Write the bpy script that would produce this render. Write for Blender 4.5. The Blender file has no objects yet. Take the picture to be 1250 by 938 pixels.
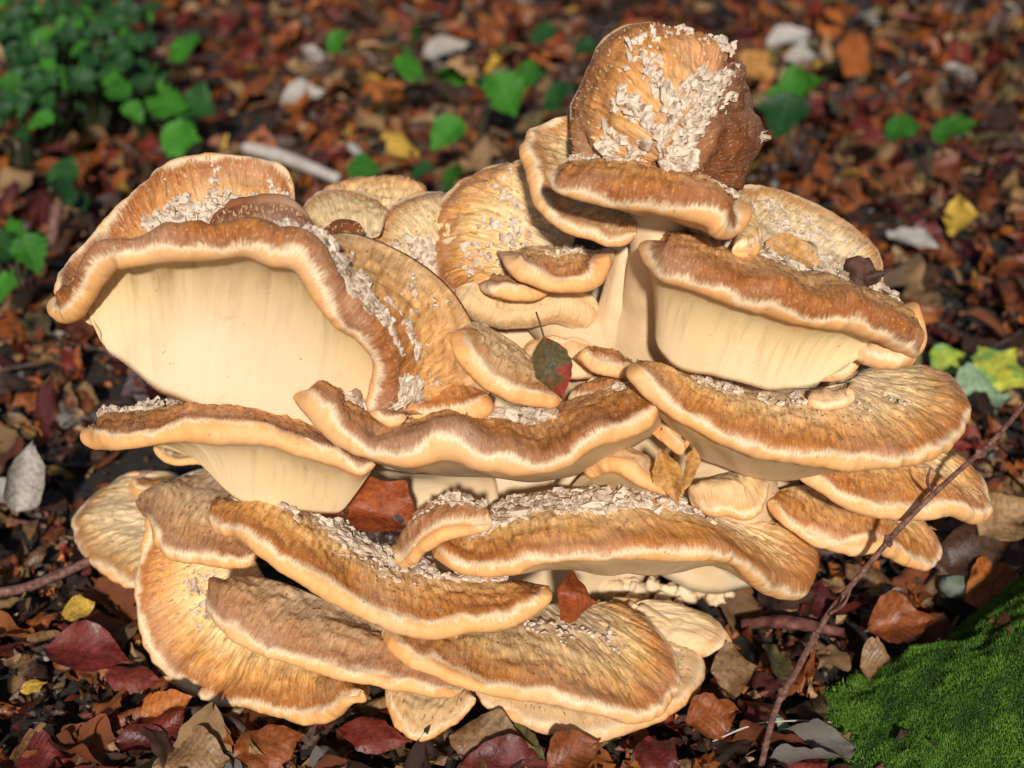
import bpy, math, random
import numpy as np
from mathutils import Vector, Matrix

# ------------------------------------------------------------------ camera, sky, sun
scene = bpy.context.scene
COL = scene.collection
PITCH = math.radians(27)
CAM = np.array([0.0, -0.98, 0.72])
FPX = 50 / 36 * 1250
FWD = np.array([0, math.cos(PITCH), -math.sin(PITCH)])
UPV = np.array([0, math.sin(PITCH), math.cos(PITCH)])
cd = bpy.data.cameras.new('camera')
cam = bpy.data.objects.new('camera', cd)
COL.objects.link(cam)
cam.location = CAM
cam.rotation_euler = (math.pi / 2 - PITCH, 0, 0)
cd.lens = 50; cd.sensor_width = 36; cd.clip_start = 0.02; cd.clip_end = 500
cd.dof.use_dof = True; cd.dof.focus_distance = 1.0; cd.dof.aperture_fstop = 5.2
scene.camera = cam

SUN_EL = math.radians(28.5); SUN_AZ = math.radians(1)       # light comes from just above the viewer
w = bpy.data.worlds.new('World'); scene.world = w; w.use_nodes = True
wn = w.node_tree
sky = wn.nodes.new('ShaderNodeTexSky'); sky.sky_type = 'NISHITA'; sky.sun_disc = False
sky.sun_elevation = SUN_EL; sky.sun_rotation = math.pi - SUN_AZ
wn.links.new(sky.outputs[0], wn.nodes['Background'].inputs[0])
wn.nodes['Background'].inputs[1].default_value = 0.06
sd = bpy.data.lights.new('sun', 'SUN'); sd.energy = 4.5; sd.angle = math.radians(3.0); sd.color = (1, 0.965, 0.92)
sun = bpy.data.objects.new('sun', sd); COL.objects.link(sun)
sdir = Vector((math.sin(SUN_AZ) * math.cos(SUN_EL), -math.cos(SUN_AZ) * math.cos(SUN_EL), math.sin(SUN_EL)))
sun.rotation_euler = sdir.to_track_quat('Z', 'Y').to_euler()
sun.location = sdir * 4
scene.view_settings.view_transform = 'Standard'; scene.view_settings.look = 'None'
scene.view_settings.exposure = 0.0; scene.view_settings.gamma = 1

# ------------------------------------------------------------------ helpers
rng = np.random.default_rng(7); random.seed(7)

def P(px, py, Y):
    d = FWD + np.array([1, 0, 0]) * (px - 625) / FPX - UPV * (py - 469) / FPX
    return CAM + d * (Y - CAM[1]) / d[1]

def PZ(px, py, z):
    d = FWD + np.array([1, 0, 0]) * (px - 625) / FPX - UPV * (py - 469) / FPX
    return CAM + d * (z - CAM[2]) / d[2]

def hsh(i, j, k):
    n = (i * 374761393 + j * 668265263 + k * 2147483647 + 144665) & 0xFFFFFFFF
    n = ((n ^ (n >> 13)) * 1274126177) & 0xFFFFFFFF
    return ((n ^ (n >> 16)) & 0xFFFF) / 32767.5 - 1

def vn(x, y, z=0.0):
    x, y, z = np.broadcast_arrays(np.asarray(x, float), np.asarray(y, float), np.asarray(z, float))
    xi, yi, zi = (np.floor(a).astype(np.int64) for a in (x, y, z))
    fx, fy, fz = x - xi, y - yi, z - zi
    fx, fy, fz = (a * a * (3 - 2 * a) for a in (fx, fy, fz))
    r = 0
    for a in (0, 1):
        for b in (0, 1):
            for c in (0, 1):
                r = r + hsh(xi + a, yi + b, zi + c) * (fx if a else 1 - fx) * (fy if b else 1 - fy) * (fz if c else 1 - fz)
    return r

def fbm(x, y, z=0.0, o=3):
    r, a = 0, 1.0
    for k in range(o):
        r = r + a * vn(np.asarray(x) * 2 ** k + 17 * k, np.asarray(y) * 2 ** k, np.asarray(z) * 2 ** k); a *= .5
    return r

def nrm(a):
    return a / (np.linalg.norm(a, axis=-1, keepdims=True) + 1e-12)

def sst(a, b, x):
    t = np.clip((x - a) / (b - a), 0, 1); return t * t * (3 - 2 * t)

def mesh(name, V, F, mat, parent=None, smooth=True, att=None, uv=None):
    me = bpy.data.meshes.new(name)
    V = np.asarray(V, float)
    if isinstance(F, np.ndarray):
        k = F.shape[1]
        me.vertices.add(len(V)); me.vertices.foreach_set('co', V.ravel())
        me.loops.add(F.size); me.loops.foreach_set('vertex_index', F.ravel().astype(np.int32))
        me.polygons.add(len(F)); me.polygons.foreach_set('loop_start', np.arange(0, F.size, k, dtype=np.int32))
        me.polygons.foreach_set('loop_total', np.full(len(F), k, dtype=np.int32))
        me.update(calc_edges=True)
    else:
        me.from_pydata([tuple(v) for v in V], [], F); me.update()
    me.polygons.foreach_set('use_smooth', np.full(len(me.polygons), smooth))
    for k, v in (att or {}).items():
        v = np.asarray(v, float)
        if v.ndim == 1:
            me.attributes.new(k, 'FLOAT', 'POINT').data.foreach_set('value', v)
        else:
            me.attributes.new(k, 'FLOAT_VECTOR', 'POINT').data.foreach_set('vector', v.ravel())
    me.materials.append(mat)
    o = bpy.data.objects.new(name, me); COL.objects.link(o)
    if parent is not None: o.parent = parent
    return o

def tag(o, label=None, cat=None, group=None, kind=None):
    if label: o['label'] = label
    if cat: o['category'] = cat
    if group: o['group'] = group
    if kind: o['kind'] = kind
    return o

def empty(name, loc):
    o = bpy.data.objects.new(name, None); COL.objects.link(o); o.location = Vector(loc); o.empty_display_size = .02
    return o

def under(o, parent):
    """parent o (built in world space) keeping it in place"""
    o.parent = parent
    m = Matrix.Translation(parent.location)
    if parent.parent: m = Matrix.Translation(parent.parent.location) @ m
    o.matrix_parent_inverse = m.inverted()
    return o

def spline(pts, t):
    """Catmull-Rom through pts evaluated at index parameter t"""
    p = np.asarray(pts, float); k = len(p)
    e = np.vstack([2 * p[0] - p[1], p, 2 * p[-1] - p[-2]])
    i = np.clip(np.floor(t).astype(int), 0, k - 2); f = (t - i)[:, None]
    a, b, c, d = e[i], e[i + 1], e[i + 2], e[i + 3]
    return .5 * (2 * b + (c - a) * f + (2 * a - 5 * b + 4 * c - d) * f ** 2 + (3 * b - a - 3 * c + d) * f ** 3)

def arc_t(pts, n):
    k = len(pts); t = np.linspace(0, k - 1, 40 * k); q = spline(pts, t)
    s = np.concatenate([[0], np.cumsum(np.linalg.norm(np.diff(q, axis=0), axis=1))])
    return np.interp(np.linspace(0, s[-1], n), s, t), s[-1]

def grid_faces(nu, nv, off=0, wrap=False):
    i = np.arange(nu - 1)[:, None]; j = np.arange(nv if wrap else nv - 1)[None]
    a = i * nv + j; b = i * nv + (j + 1) % nv
    return np.stack([a, b, b + nv, a + nv], -1).reshape(-1, 4) + off

def smooth1(a, k):
    if k < 1: return a
    p = np.pad(a, ((k, k), (0, 0)), mode='edge'); ker = np.hanning(2 * k + 3)[1:-1]; ker /= ker.sum()
    return np.stack([np.convolve(p[:, c], ker, 'valid') for c in range(a.shape[1])], 1)

def tube(pts, rad, sides=10, per=8, noise=0.0, seed=0, cap=True, squash=1.0):
    pts = np.asarray(pts, float); n = max(3, (len(pts) - 1) * per + 1)
    t, L = arc_t(pts, n); C = spline(pts, t)
    r = np.interp(t, np.arange(len(pts)), rad)
    T = nrm(np.gradient(C, axis=0)); ref = np.array([0.31, .2, .93])
    if abs(T[0] @ nrm(ref)) > .9: ref = np.array([.9, .4, .1])
    A = nrm(np.cross(T, ref)); Bv = np.cross(T, A)
    a = np.linspace(0, 2 * np.pi, sides, endpoint=False)
    rr = r[:, None] * (1 + noise * fbm(np.cos(a)[None] * 1.3 + seed, np.sin(a)[None] * 1.3, (t * 1.1)[:, None]))
    V = C[:, None] + rr[..., None] * (np.cos(a)[None, :, None] * A[:, None] + squash * np.sin(a)[None, :, None] * Bv[:, None])
    V = V.reshape(-1, 3); F = [tuple(f) for f in grid_faces(n, sides, wrap=True)]
    if cap: F += [tuple(range(sides))[::-1], tuple(range((n - 1) * sides, n * sides))]
    return V, F

# ------------------------------------------------------------------ materials
def mat(name):
    m = bpy.data.materials.new(name); m.use_nodes = True
    return m, m.node_tree.nodes, m.node_tree.links, m.node_tree.nodes['Principled BSDF']

def math_n(N, L, op, a, b=None, c=None, clamp=False):
    n = N.new('ShaderNodeMath'); n.operation = op; n.use_clamp = clamp
    for i, v in enumerate((a, b, c)):
        if v is None: continue
        if isinstance(v, (int, float)): n.inputs[i].default_value = v
        else: L.new(v, n.inputs[i])
    return n.outputs[0]

def ramp(N, L, fac, stops, interp='LINEAR'):
    r = N.new('ShaderNodeValToRGB'); cr = r.color_ramp; cr.interpolation = interp
    while len(cr.elements) < len(stops): cr.elements.new(.5)
    for e, (p, c) in zip(cr.elements, stops):
        e.position = p; e.color = (*c, 1)
    L.new(fac, r.inputs[0]); return r.outputs[0]

def mixc(N, L, f, a, b, mode='MIX'):
    m = N.new('ShaderNodeMix'); m.data_type = 'RGBA'; m.blend_type = mode
    for s, v in ((0, f), (6, a), (7, b)):
        if isinstance(v, (int, float)): m.inputs[s].default_value = v
        elif isinstance(v, tuple): m.inputs[s].default_value = (*v, 1)
        else: L.new(v, m.inputs[s])
    return m.outputs[2]

def noise(N, L, vec, scale, detail=3, rough=.55, w=0.0):
    n = N.new('ShaderNodeTexNoise'); n.inputs['Scale'].default_value = scale
    n.inputs['Detail'].default_value = detail; n.inputs['Roughness'].default_value = rough
    if vec is not None: L.new(vec, n.inputs['Vector'])
    return n.outputs['Fac']

def attr(N, name):
    a = N.new('ShaderNodeAttribute'); a.attribute_name = name; return a

CREAM = (.66, .465, .225); PEACH = (.76, .375, .13); FRINGE = (.76, .56, .34)
def cap_material(name, brown=(.20, .075, .02), mid=(.38, .19, .06), tan=(.55, .36, .15), inner=(.60, .46, .27), wid=1.0, start=.0095, pale=0.0, peach=PEACH, streak=1.0, fringe=FRINGE):
    m, N, L, b = mat(name)
    se = attr(N, 'sec').outputs['Vector']                   # x: metres along the rim, y: metres from the rim
    sp = N.new('ShaderNodeSeparateXYZ'); L.new(se, sp.inputs[0]); X, E = sp.outputs[0], sp.outputs[1]
    geo = N.new('ShaderNodeTexCoord').outputs['Object']
    def stretch(fx, fy, sd):
        c = N.new('ShaderNodeCombineXYZ'); L.new(math_n(N, L, 'MULTIPLY', X, fx), c.inputs[0]); L.new(math_n(N, L, 'MULTIPLY', E, fy), c.inputs[1]); c.inputs[2].default_value = sd
        return c.outputs[0]
    fine = noise(N, L, stretch(900, 110, 1), 1, 3, .6)
    mids = noise(N, L, stretch(300, 60, 4), 1, 3, .6)
    mott = noise(N, L, geo, 55, 4, .6)
    spk = noise(N, L, stretch(650, 330, 8), 1, 2, .5)
    # ragged boundary between the bare margin and the scaly brown zone
    e2 = math_n(N, L, 'ADD', E, math_n(N, L, 'MULTIPLY', math_n(N, L, 'SUBTRACT', fine, .5), .010))
    e2 = math_n(N, L, 'ADD', e2, math_n(N, L, 'MULTIPLY', math_n(N, L, 'SUBTRACT', mott, .5), .016))
    f = math_n(N, L, 'MULTIPLY_ADD', e2, 1 / .15, .03 / .15)
    q = lambda e: (e + .03) / .15
    s = start
    col = ramp(N, L, f, [(q(-.028), CREAM), (q(-.017), CREAM), (q(-.010), peach), (q(s - .005), peach), (q(s - .002), fringe), (q(s + .003), brown), (q(s + .007 * wid), brown),
                         (q(s + .024 * wid), mid), (q(s + .042 * wid), tan), (q(.105), inner)])
    # radial streaks and mottling on the top only
    top = math_n(N, L, 'MULTIPLY', math_n(N, L, 'SUBTRACT', e2, s), 150, clamp=True)
    st = ramp(N, L, mids, [(.32, (.60, .46, .33)), (.44, (.90, .85, .78)), (.54, (1.05, 1.05, 1.05)), (.66, (1.4, 1.5, 1.6))])
    col = mixc(N, L, math_n(N, L, 'MULTIPLY', top, min(1.0, .9 * streak)), col, mixc(N, L, 1.0, col, st, 'MULTIPLY'))
    lite = math_n(N, L, 'MULTIPLY', top, math_n(N, L, 'MULTIPLY', math_n(N, L, 'SUBTRACT', spk, .57), 6, clamp=True))
    col = mixc(N, L, math_n(N, L, 'MULTIPLY', lite, .65), col, (.62, .47, .27))
    dark = math_n(N, L, 'MULTIPLY', top, math_n(N, L, 'MULTIPLY', math_n(N, L, 'SUBTRACT', .42, fine), 6, clamp=True))
    col = mixc(N, L, math_n(N, L, 'MULTIPLY', dark, .35), col, tuple(c * .7 for c in brown))
    if pale: col = mixc(N, L, math_n(N, L, 'MULTIPLY', top, pale), col, (.66, .48, .26))
    # faint stains and darker rib-like streaks of the pale flesh
    und = math_n(N, L, 'SUBTRACT', 1, math_n(N, L, 'MULTIPLY', math_n(N, L, 'ADD', E, .03), 90, clamp=True))
    pst = noise(N, L, stretch(150, 16, 3), 1, 3, .6)
    col = mixc(N, L, math_n(N, L, 'MULTIPLY', und, math_n(N, L, 'MULTIPLY', math_n(N, L, 'SUBTRACT', pst, .50), 3.0, clamp=True)), col, (.44, .29, .14))
    deep = math_n(N, L, 'MULTIPLY', math_n(N, L, 'SUBTRACT', -.035, E), 14, clamp=True)
    col = mixc(N, L, math_n(N, L, 'MULTIPLY', deep, .75), col, (.67, .51, .34))
    big = noise(N, L, geo, 14, 3, .55)
    col = mixc(N, L, math_n(N, L, 'MULTIPLY', math_n(N, L, 'SUBTRACT', big, .45), .9, clamp=True), col, (.84, .68, .50))
    bru = math_n(N, L, 'MULTIPLY', math_n(N, L, 'SUBTRACT', noise(N, L, geo, 38, 5, .7), .60), 5, clamp=True)
    col = mixc(N, L, math_n(N, L, 'MULTIPLY', bru, .5), col, (.40, .22, .10))
    spot = math_n(N, L, 'MULTIPLY', math_n(N, L, 'SUBTRACT', noise(N, L, geo, 230, 2, .5), .70), 14, clamp=True)
    col = mixc(N, L, math_n(N, L, 'MULTIPLY', spot, .55), col, (.22, .12, .06))
    zone = noise(N, L, stretch(22, 210, 11), 1, 3, .6)
    col = mixc(N, L, math_n(N, L, 'MULTIPLY', top, math_n(N, L, 'MULTIPLY', math_n(N, L, 'SUBTRACT', zone, .56), 3.0, clamp=True)), col, tuple(c * .9 for c in brown))
    L.new(col, b.inputs['Base Color'])
    b.inputs['Roughness'].default_value = .62; b.inputs['Specular IOR Level'].default_value = .3
    h = math_n(N, L, 'ADD', math_n(N, L, 'MULTIPLY', fine, .6), math_n(N, L, 'MULTIPLY', mids, 1.0))
    h = math_n(N, L, 'MULTIPLY', h, math_n(N, L, 'MULTIPLY_ADD', top, .9, .12))
    h = math_n(N, L, 'ADD', h, math_n(N, L, 'MULTIPLY', noise(N, L, geo, 420, 3), .12))
    bp = N.new('ShaderNodeBump'); bp.inputs['Distance'].default_value = .0020; bp.inputs['Strength'].default_value = .6
    L.new(h, bp.inputs['Height']); L.new(bp.outputs[0], b.inputs['Normal'])
    return m

def simple(name, stops, scale=40, rough=.7, bump=.001, spec=.3, stretch=None, detail=4):
    m, N, L, b = mat(name)
    co = N.new('ShaderNodeTexCoord').outputs['Object']
    if stretch:
        mp = N.new('ShaderNodeMapping'); mp.inputs['Scale'].default_value = stretch; L.new(co, mp.inputs[0]); co = mp.outputs[0]
    n = noise(N, L, co, scale, detail, .6)
    L.new(ramp(N, L, n, stops), b.inputs['Base Color'])
    b.inputs['Roughness'].default_value = rough; b.inputs['Specular IOR Level'].default_value = spec
    if bump:
        bp = N.new('ShaderNodeBump'); bp.inputs['Distance'].default_value = bump; bp.inputs['Strength'].default_value = .8
        L.new(noise(N, L, co, scale * 3, 4, .65), bp.inputs['Height']); L.new(bp.outputs[0], b.inputs['Normal'])
    return m

def tint_mat(name, lo, hi, rough=.7, spec=.3, trans=0.0):
    """colour from the per-vertex value 'tint' between two natural colours"""
    m, N, L, b = mat(name)
    L.new(ramp(N, L, attr(N, 'tint').outputs['Fac'], [(0, lo), (1, hi)]), b.inputs['Base Color'])
    b.inputs['Roughness'].default_value = rough; b.inputs['Specular IOR Level'].default_value = spec
    return m

M = {}
M['std'] = cap_material('cap_flesh', brown=(.38, .125, .028), mid=(.60, .27, .075), tan=(.76, .47, .19))
M['gold'] = cap_material('cap_flesh_golden', brown=(.44, .155, .032), mid=(.67, .32, .085), tan=(.82, .54, .23), inner=(.76, .55, .33), wid=1.0)
M['rusty'] = cap_material('cap_flesh_rusty', brown=(.38, .12, .026), mid=(.58, .24, .06), tan=(.68, .36, .13), inner=(.64, .37, .17), wid=2.3, streak=1.0)
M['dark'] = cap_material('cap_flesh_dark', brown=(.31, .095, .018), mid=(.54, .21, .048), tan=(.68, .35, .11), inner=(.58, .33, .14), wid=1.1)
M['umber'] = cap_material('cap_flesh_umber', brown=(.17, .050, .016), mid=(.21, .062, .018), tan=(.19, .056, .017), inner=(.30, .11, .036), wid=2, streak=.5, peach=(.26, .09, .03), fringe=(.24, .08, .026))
M['olive'] = cap_material('cap_flesh_straw', brown=(.46, .21, .065), mid=(.64, .41, .18), tan=(.72, .51, .26), inner=(.74, .55, .34), wid=.7, streak=.9)
M['pale'] = cap_material('cap_flesh_pale', brown=(.64, .34, .12), mid=(.76, .50, .24), tan=(.79, .56, .31), inner=(.79, .58, .34), pale=.5, streak=.4)
M['mauve'] = cap_material('cap_flesh_mauve', brown=(.38, .155, .06), mid=(.55, .29, .125), tan=(.68, .44, .23), inner=(.70, .50, .31), streak=.9, pale=.05)
M['flesh'] = simple('stem_flesh', [(.3, (.56, .37, .19)), (.5, (.68, .49, .28)), (.7, (.74, .58, .39))], 16, .6, .0014)
M['flake'] = tint_mat('flake_white', (.69, .57, .43), (.22, .10, .045), .75)
M['fibre'] = tint_mat('fibre_brown', (.34, .14, .04), (.76, .56, .31), .7)

# ------------------------------------------------------------------ ground
def gh(x, y):
    return .010 * fbm(np.asarray(x) * 4 + 3, np.asarray(y) * 4, 1.7) + .05 * sst(.5, 4, np.asarray(y)) * vn(np.asarray(x) * .9, np.asarray(y) * .9, 5) - .006

xs = np.concatenate([-np.geomspace(60, 2.2, 12), np.linspace(-2, 2, 134), np.geomspace(2.2, 60, 12)])
ys = np.concatenate([-np.geomspace(40, 1.1, 10), np.linspace(-1, 4, 166), np.geomspace(4.2, 120, 12)])
GX, GY = np.meshgrid(xs, ys, indexing='ij')
GZ = gh(GX, GY) + .004 * fbm(GX * 30, GY * 30, 2)
m, N, L, b = mat('forest_soil')
co = N.new('ShaderNodeTexCoord').outputs['Object']
n1 = noise(N, L, co, 60, 6, .7); n2 = noise(N, L, co, 9, 4, .6)
c1 = ramp(N, L, n1, [(.3, (.010, .008, .006)), (.5, (.028, .018, .011)), (.66, (.07, .038, .02)), (.8, (.10, .07, .045))])
L.new(mixc(N, L, math_n(N, L, 'MULTIPLY', n2, .7), c1, (.022, .02, .013)), b.inputs['Base Color'])
b.inputs['Roughness'].default_value = .9
bp = N.new('ShaderNodeBump'); bp.inputs['Distance'].default_value = .008; L.new(n1, bp.inputs['Height']); L.new(bp.outputs[0], b.inputs['Normal'])
g = mesh('ground', np.stack([GX, GY, GZ], -1).reshape(-1, 3), grid_faces(len(xs), len(ys)), m)
tag(g, 'dark forest soil under the leaf litter', 'ground', kind='structure')

# ------------------------------------------------------------------ the fungus
FUN = empty('bracket_fungus', (0, 0.03, 0))
tag(FUN, 'large clustered fungus of overlapping brown and cream fan-shaped caps on the forest floor', 'fungus')

def curve3(pts, Y):
    pts = list(pts)
    if isinstance(Y, (int, float)): Y = (Y, Y)
    yy = np.interp(np.linspace(0, 1, len(pts)), np.linspace(0, 1, len(Y)), Y)
    return np.array([P(a, b, y) for (a, b), y in zip(pts, yy)])

SEED = [0]
def cap(R, RY, I, IY, B=None, BY=0, mt='std', r=.0085, bulge=.006, wave=.0016, ubow=0.0, n=150, lump=.0016, ridge=.0006, fibres=900, flakes=(), facing=None, under_drop=2.2, fz=(.008, .05), usmooth=.05, ends=.45, fsize=1.0, pleat=.0006, uback=0.0):
    """one fan-shaped cap: rim R, attachment I and (optionally) the foot of the pale underside B"""
    SEED[0] += 1; sd = SEED[0]; rg = np.random.default_rng(sd)
    R3, I3 = curve3(R, RY), curve3(I, IY)
    t, Ln = arc_t(R3, n); u = np.linspace(0, 1, n)
    Rc = spline(R3, t); Ic = spline(I3, t / (len(R3) - 1) * (len(I3) - 1))
    Bc = None
    if B is not None:
        B3 = curve3(B, BY); Bc = spline(B3, t / (len(R3) - 1) * (len(B3) - 1))
    k = int(n * usmooth)
    Ic = smooth1(Ic, k // 2)
    T = nrm(smooth1(np.gradient(Rc, axis=0), k))
    view = nrm(Rc - CAM)
    ru = r * (ends + (1 - ends) * np.sin(np.pi * np.clip(u, .001, .999)) ** .4)
    ru = ru * (1 + .24 * fbm(u * Ln / .03 + sd * 5, 0 * u, sd + 2, 3))
    w = Ic - Rc
    w = w - (w * view).sum(1, keepdims=True) * view; w = w - (w * T).sum(1, keepdims=True) * T
    w = nrm(smooth1(nrm(w), k))
    C = Rc + w * ru[:, None]
    d = nrm(smooth1(nrm(C - Ic), k))
    nn = np.cross(T, d)
    ref = np.array([0, -.55, 1.0]) if facing is None else np.array(facing, float)
    nn = nn * np.sign((nn @ ref).mean() + 1e-9)
    nn = nrm(smooth1(nrm(nn), k))
    C = C + nn * (wave * fbm(u * Ln / .035 + sd * 9, 0 * u, sd, 3))[:, None]
    nt, nl, nb = 34, 13, 20
    s = np.linspace(0, 1, nt)
    Tp = C + nn * ru[:, None]
    W = np.linalg.norm(Tp - Ic, axis=1)
    top = Ic[:, None] * (1 - s)[None, :, None] + Tp[:, None] * s[None, :, None] + nn[:, None] * (bulge * np.sin(np.pi * s ** 1.25))[None, :, None]
    top_e = (1 - s)[None] * W[:, None] + ru[:, None] * 1.57
    a = np.linspace(np.pi / 2, -np.pi / 2, nl + 2)[1:-1]
    lip = C[:, None] + ru[:, None, None] * (np.cos(a)[None, :, None] * d[:, None] * 1.05 + np.sin(a)[None, :, None] * nn[:, None])
    lip_e = ru[:, None] * a[None]
    U0 = C - nn * ru[:, None]
    if Bc is None: Bc = C * .12 + Ic * .88 - nn * (ru * under_drop)[:, None]
    s2 = np.linspace(0, 1, nb)
    Wu = np.linalg.norm(Bc - U0, axis=1)
    und = U0[:, None] * (1 - s2)[None, :, None] + Bc[:, None] * s2[None, :, None] + nn[:, None] * (ubow * np.sin(np.pi * s2 ** .8))[None, :, None]
    und = und + np.array([0, 1, 0]) * (uback * np.sin(np.pi * s2 ** .7))[None, :, None] * np.sin(np.pi * u)[:, None, None] ** .5
    und_e = -s2[None] * Wu[:, None] - ru[:, None] * 1.57
    # relief: radial ridges, lumps, gently uneven lip
    al = (u * Ln)[:, None]
    dz = ridge * fbm(al / .004 + sd, top_e / .03, sd, 2) + lump * fbm(al / .028 + sd, top_e / .022, sd + 3, 3) + .0009 * vn(al / .006, top_e / .005, sd)
    top = top + nn[:, None] * (dz * sst(0, .12, 1 - s)[None] * sst(-.02, .1, s)[None])[..., None]
    lip = lip + d[:, None] * (.0013 * fbm(al / .010, lip_e / .02, sd + 9, 3))[..., None]
    und = und + nn[:, None] * ((.0022 * fbm(al / .03, und_e / .12, sd + 5, 2) + pleat * fbm(al / .011, und_e / .14, sd + 6, 2) * (1 - s2)[None] ** .6) * sst(0, .2, s2)[None])[..., None]
    sec = np.concatenate([top, lip, und], 1); ee = np.concatenate([top_e, lip_e, und_e], 1) + float(np.clip((r - .0085) * 3.3, 0, .0125)) + rg.uniform(-.002, .003) + (.0035 * fbm(u * Ln / .045, 0 * u, sd + 31, 2))[:, None]
    nv = sec.shape[1]
    ew = min(.06, .012 / Ln * 1.2); uq = np.minimum(u, 1 - u); ef = np.where(uq < ew, np.sqrt(np.clip(1 - (1 - uq / ew) ** 2, 0.02, 1)), 1)
    ctr = (sec[:, nt + nl // 2] * .65 + sec[:, nt // 2] * .35)[:, None]; sec = ctr + (sec - ctr) * ef[:, None, None]
    F = grid_faces(n, nv, wrap=True)
    V = sec.reshape(-1, 3)
    S = np.stack([np.broadcast_to(al + sd * .37, ee.shape), ee, ee * 0], -1).reshape(-1, 3)
    F = [tuple(f) for f in F] + [tuple(range(nv)), tuple(range((n - 1) * nv, n * nv))[::-1]]
    o = mesh('cap', V, F, M[mt], att={'sec': S}); under(o, FUN)
    # loose brown fibrils lying on the scaly zone, tips lifted outwards
    def at(uu, ss):
        fi = uu * (n - 1); i = np.clip(fi.astype(int), 0, n - 2); fu = (fi - i)[:, None]
        fj = ss * (nt - 1); j = np.clip(fj.astype(int), 0, nt - 2); fv = (fj - j)[:, None]
        p = (top[i, j] * (1 - fu) + top[i + 1, j] * fu) * (1 - fv) + (top[i, j + 1] * (1 - fu) + top[i + 1, j + 1] * fu) * fv
        tu = nrm(top[i + 1, j] - top[i, j]); tv = nrm(top[i, j + 1] - top[i, j])
        nl_ = np.cross(tu, tv); nl_ *= np.sign((nl_ * nn[i]).sum(1, keepdims=True)); return p, nrm(nl_), tv, tu
    if fibres:
        fibres = int(fibres * .3)
        uu = rg.random(fibres); e = fz[0] + (fz[1] - fz[0]) * rg.random(fibres) ** 1.4
        Wl = np.interp(uu, u, W); ss = np.clip(1 - e / Wl, .02, .995)
        p, no, tv, tu = at(uu, ss)
        keep = 1 - e / Wl > .03
        p, no, tv, tu, e = (q[keep] for q in (p, no, tv, tu, e)); m_ = len(p)
        ln = (.0022 + .0038 * rg.random(m_))[:, None]; wd = (.0004 + .0006 * rg.random(m_))[:, None]
        dr = nrm(tv + tu * rg.normal(0, .22, (m_, 1))); sdv = np.cross(no, dr)
        lift = rg.random((m_, 1)) * .2
        q0 = p - no * .0002; v = np.stack([q0 - sdv * wd, q0 + sdv * wd, q0 + dr * ln * .55 + no * (ln * (.08 + lift * .4)) - sdv * wd * .8, q0 + dr * ln * .55 + no * (ln * (.08 + lift * .4)) + sdv * wd * .8, q0 + dr * ln + no * ln * lift], 1)
        b0 = np.arange(m_)[:, None] * 5
        ft = np.concatenate([b0 + [0, 1, 3], b0 + [0, 3, 2], b0 + [2, 3, 4]], 0)
        tn = np.clip(rg.random(m_) ** .9 * (.30 + e / .06), 0, .8)
        f = mesh('fibrils', v.reshape(-1, 3), ft, M['fibre'], att={'tint': np.repeat(tn, 5)}); under(f, FUN); f.parent = o; f.matrix_parent_inverse = o.matrix_world.inverted() if False else Matrix.Identity(4); f['kind'] = 'stuff'
    for (u0, u1, s0, s1, cnt, size, thr) in flakes:
        cnt = int(cnt * .85); size = size * 1.3
        uu = u0 + (u1 - u0) * rg.random(cnt); ss = s0 + (s1 - s0) * rg.random(cnt)
        keep = fbm(uu * Ln / .018, ss * 4, sd + 20, 2) > thr
        uu, ss = uu[keep], ss[keep]; m_ = len(uu)
        if not m_: continue
        p, no, tv, tu = at(uu, ss)
        mid_ = 1 - np.abs(2 * (ss - s0) / (s1 - s0) - 1)
        sl = np.clip(np.exp(rg.normal(-.15, .42, (m_, 1))), .3, 1.5); h = size * sl * (.45 + .5 * rg.random((m_, 1))) * (.55 + .6 * mid_[:, None]); wd = size * fsize * sl * (.35 + .5 * rg.random((m_, 1))); th = wd * (.25 + .35 * rg.random((m_, 1)))
        lean = rg.normal(.45, .45, (m_, 1)); yaw = rg.normal(0, .6, (m_, 1)); flat = rg.random((m_, 1)) < .42; lean = np.where(flat, rg.normal(1.7, .5, (m_, 1)), lean); th = np.where(flat, th * .45, th); wd = np.where(flat, wd * 1.15, wd)
        wx = nrm(tu + tv * yaw); up = nrm(no + tv * lean + tu * rg.normal(0, .2, (m_, 1))); fw = nrm(np.cross(wx, up))
        rows = []
        for kx, (hh, ws, bend) in enumerate(((-.2, 1.05, 0), (.35, 1.1, .06), (.75, .95, .2), (1.0, .55, .32))):
            c = p + up * h * hh + tv * h * bend * rg.normal(.6, .8, (m_, 1))
            for sx, sf in ((-1, -.6), (1, -.6), (1, .6), (-1, .6)):
                rows.append(c + wx * wd * ws * sx * .5 + fw * th * sf * ws)
        v = np.stack(rows, 1); b0 = np.arange(m_)[:, None] * 16
        v = v + rg.normal(0, .13, v.shape) * wd[:, None]
        fs = []
        for rI in range(3):
            for c in range(4):
                fs.append(b0 + [rI * 4 + c, rI * 4 + (c + 1) % 4, rI * 4 + 4 + (c + 1) % 4, rI * 4 + 4 + c])
        fs.append(b0 + [12, 13, 14, 15])
        tn = np.tile(np.array([.5] * 4 + [.04] * 4 + [.10] * 4 + [.55] * 4), m_) * np.repeat(.4 + 1.3 * rg.random(m_), 16)
        f = mesh('flakes', v.reshape(-1, 3), np.concatenate(fs, 0), M['flake'], smooth=False, att={'tint': np.clip(tn, 0, 1)})
        f.parent = o; f['kind'] = 'stuff'
    return o

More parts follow.
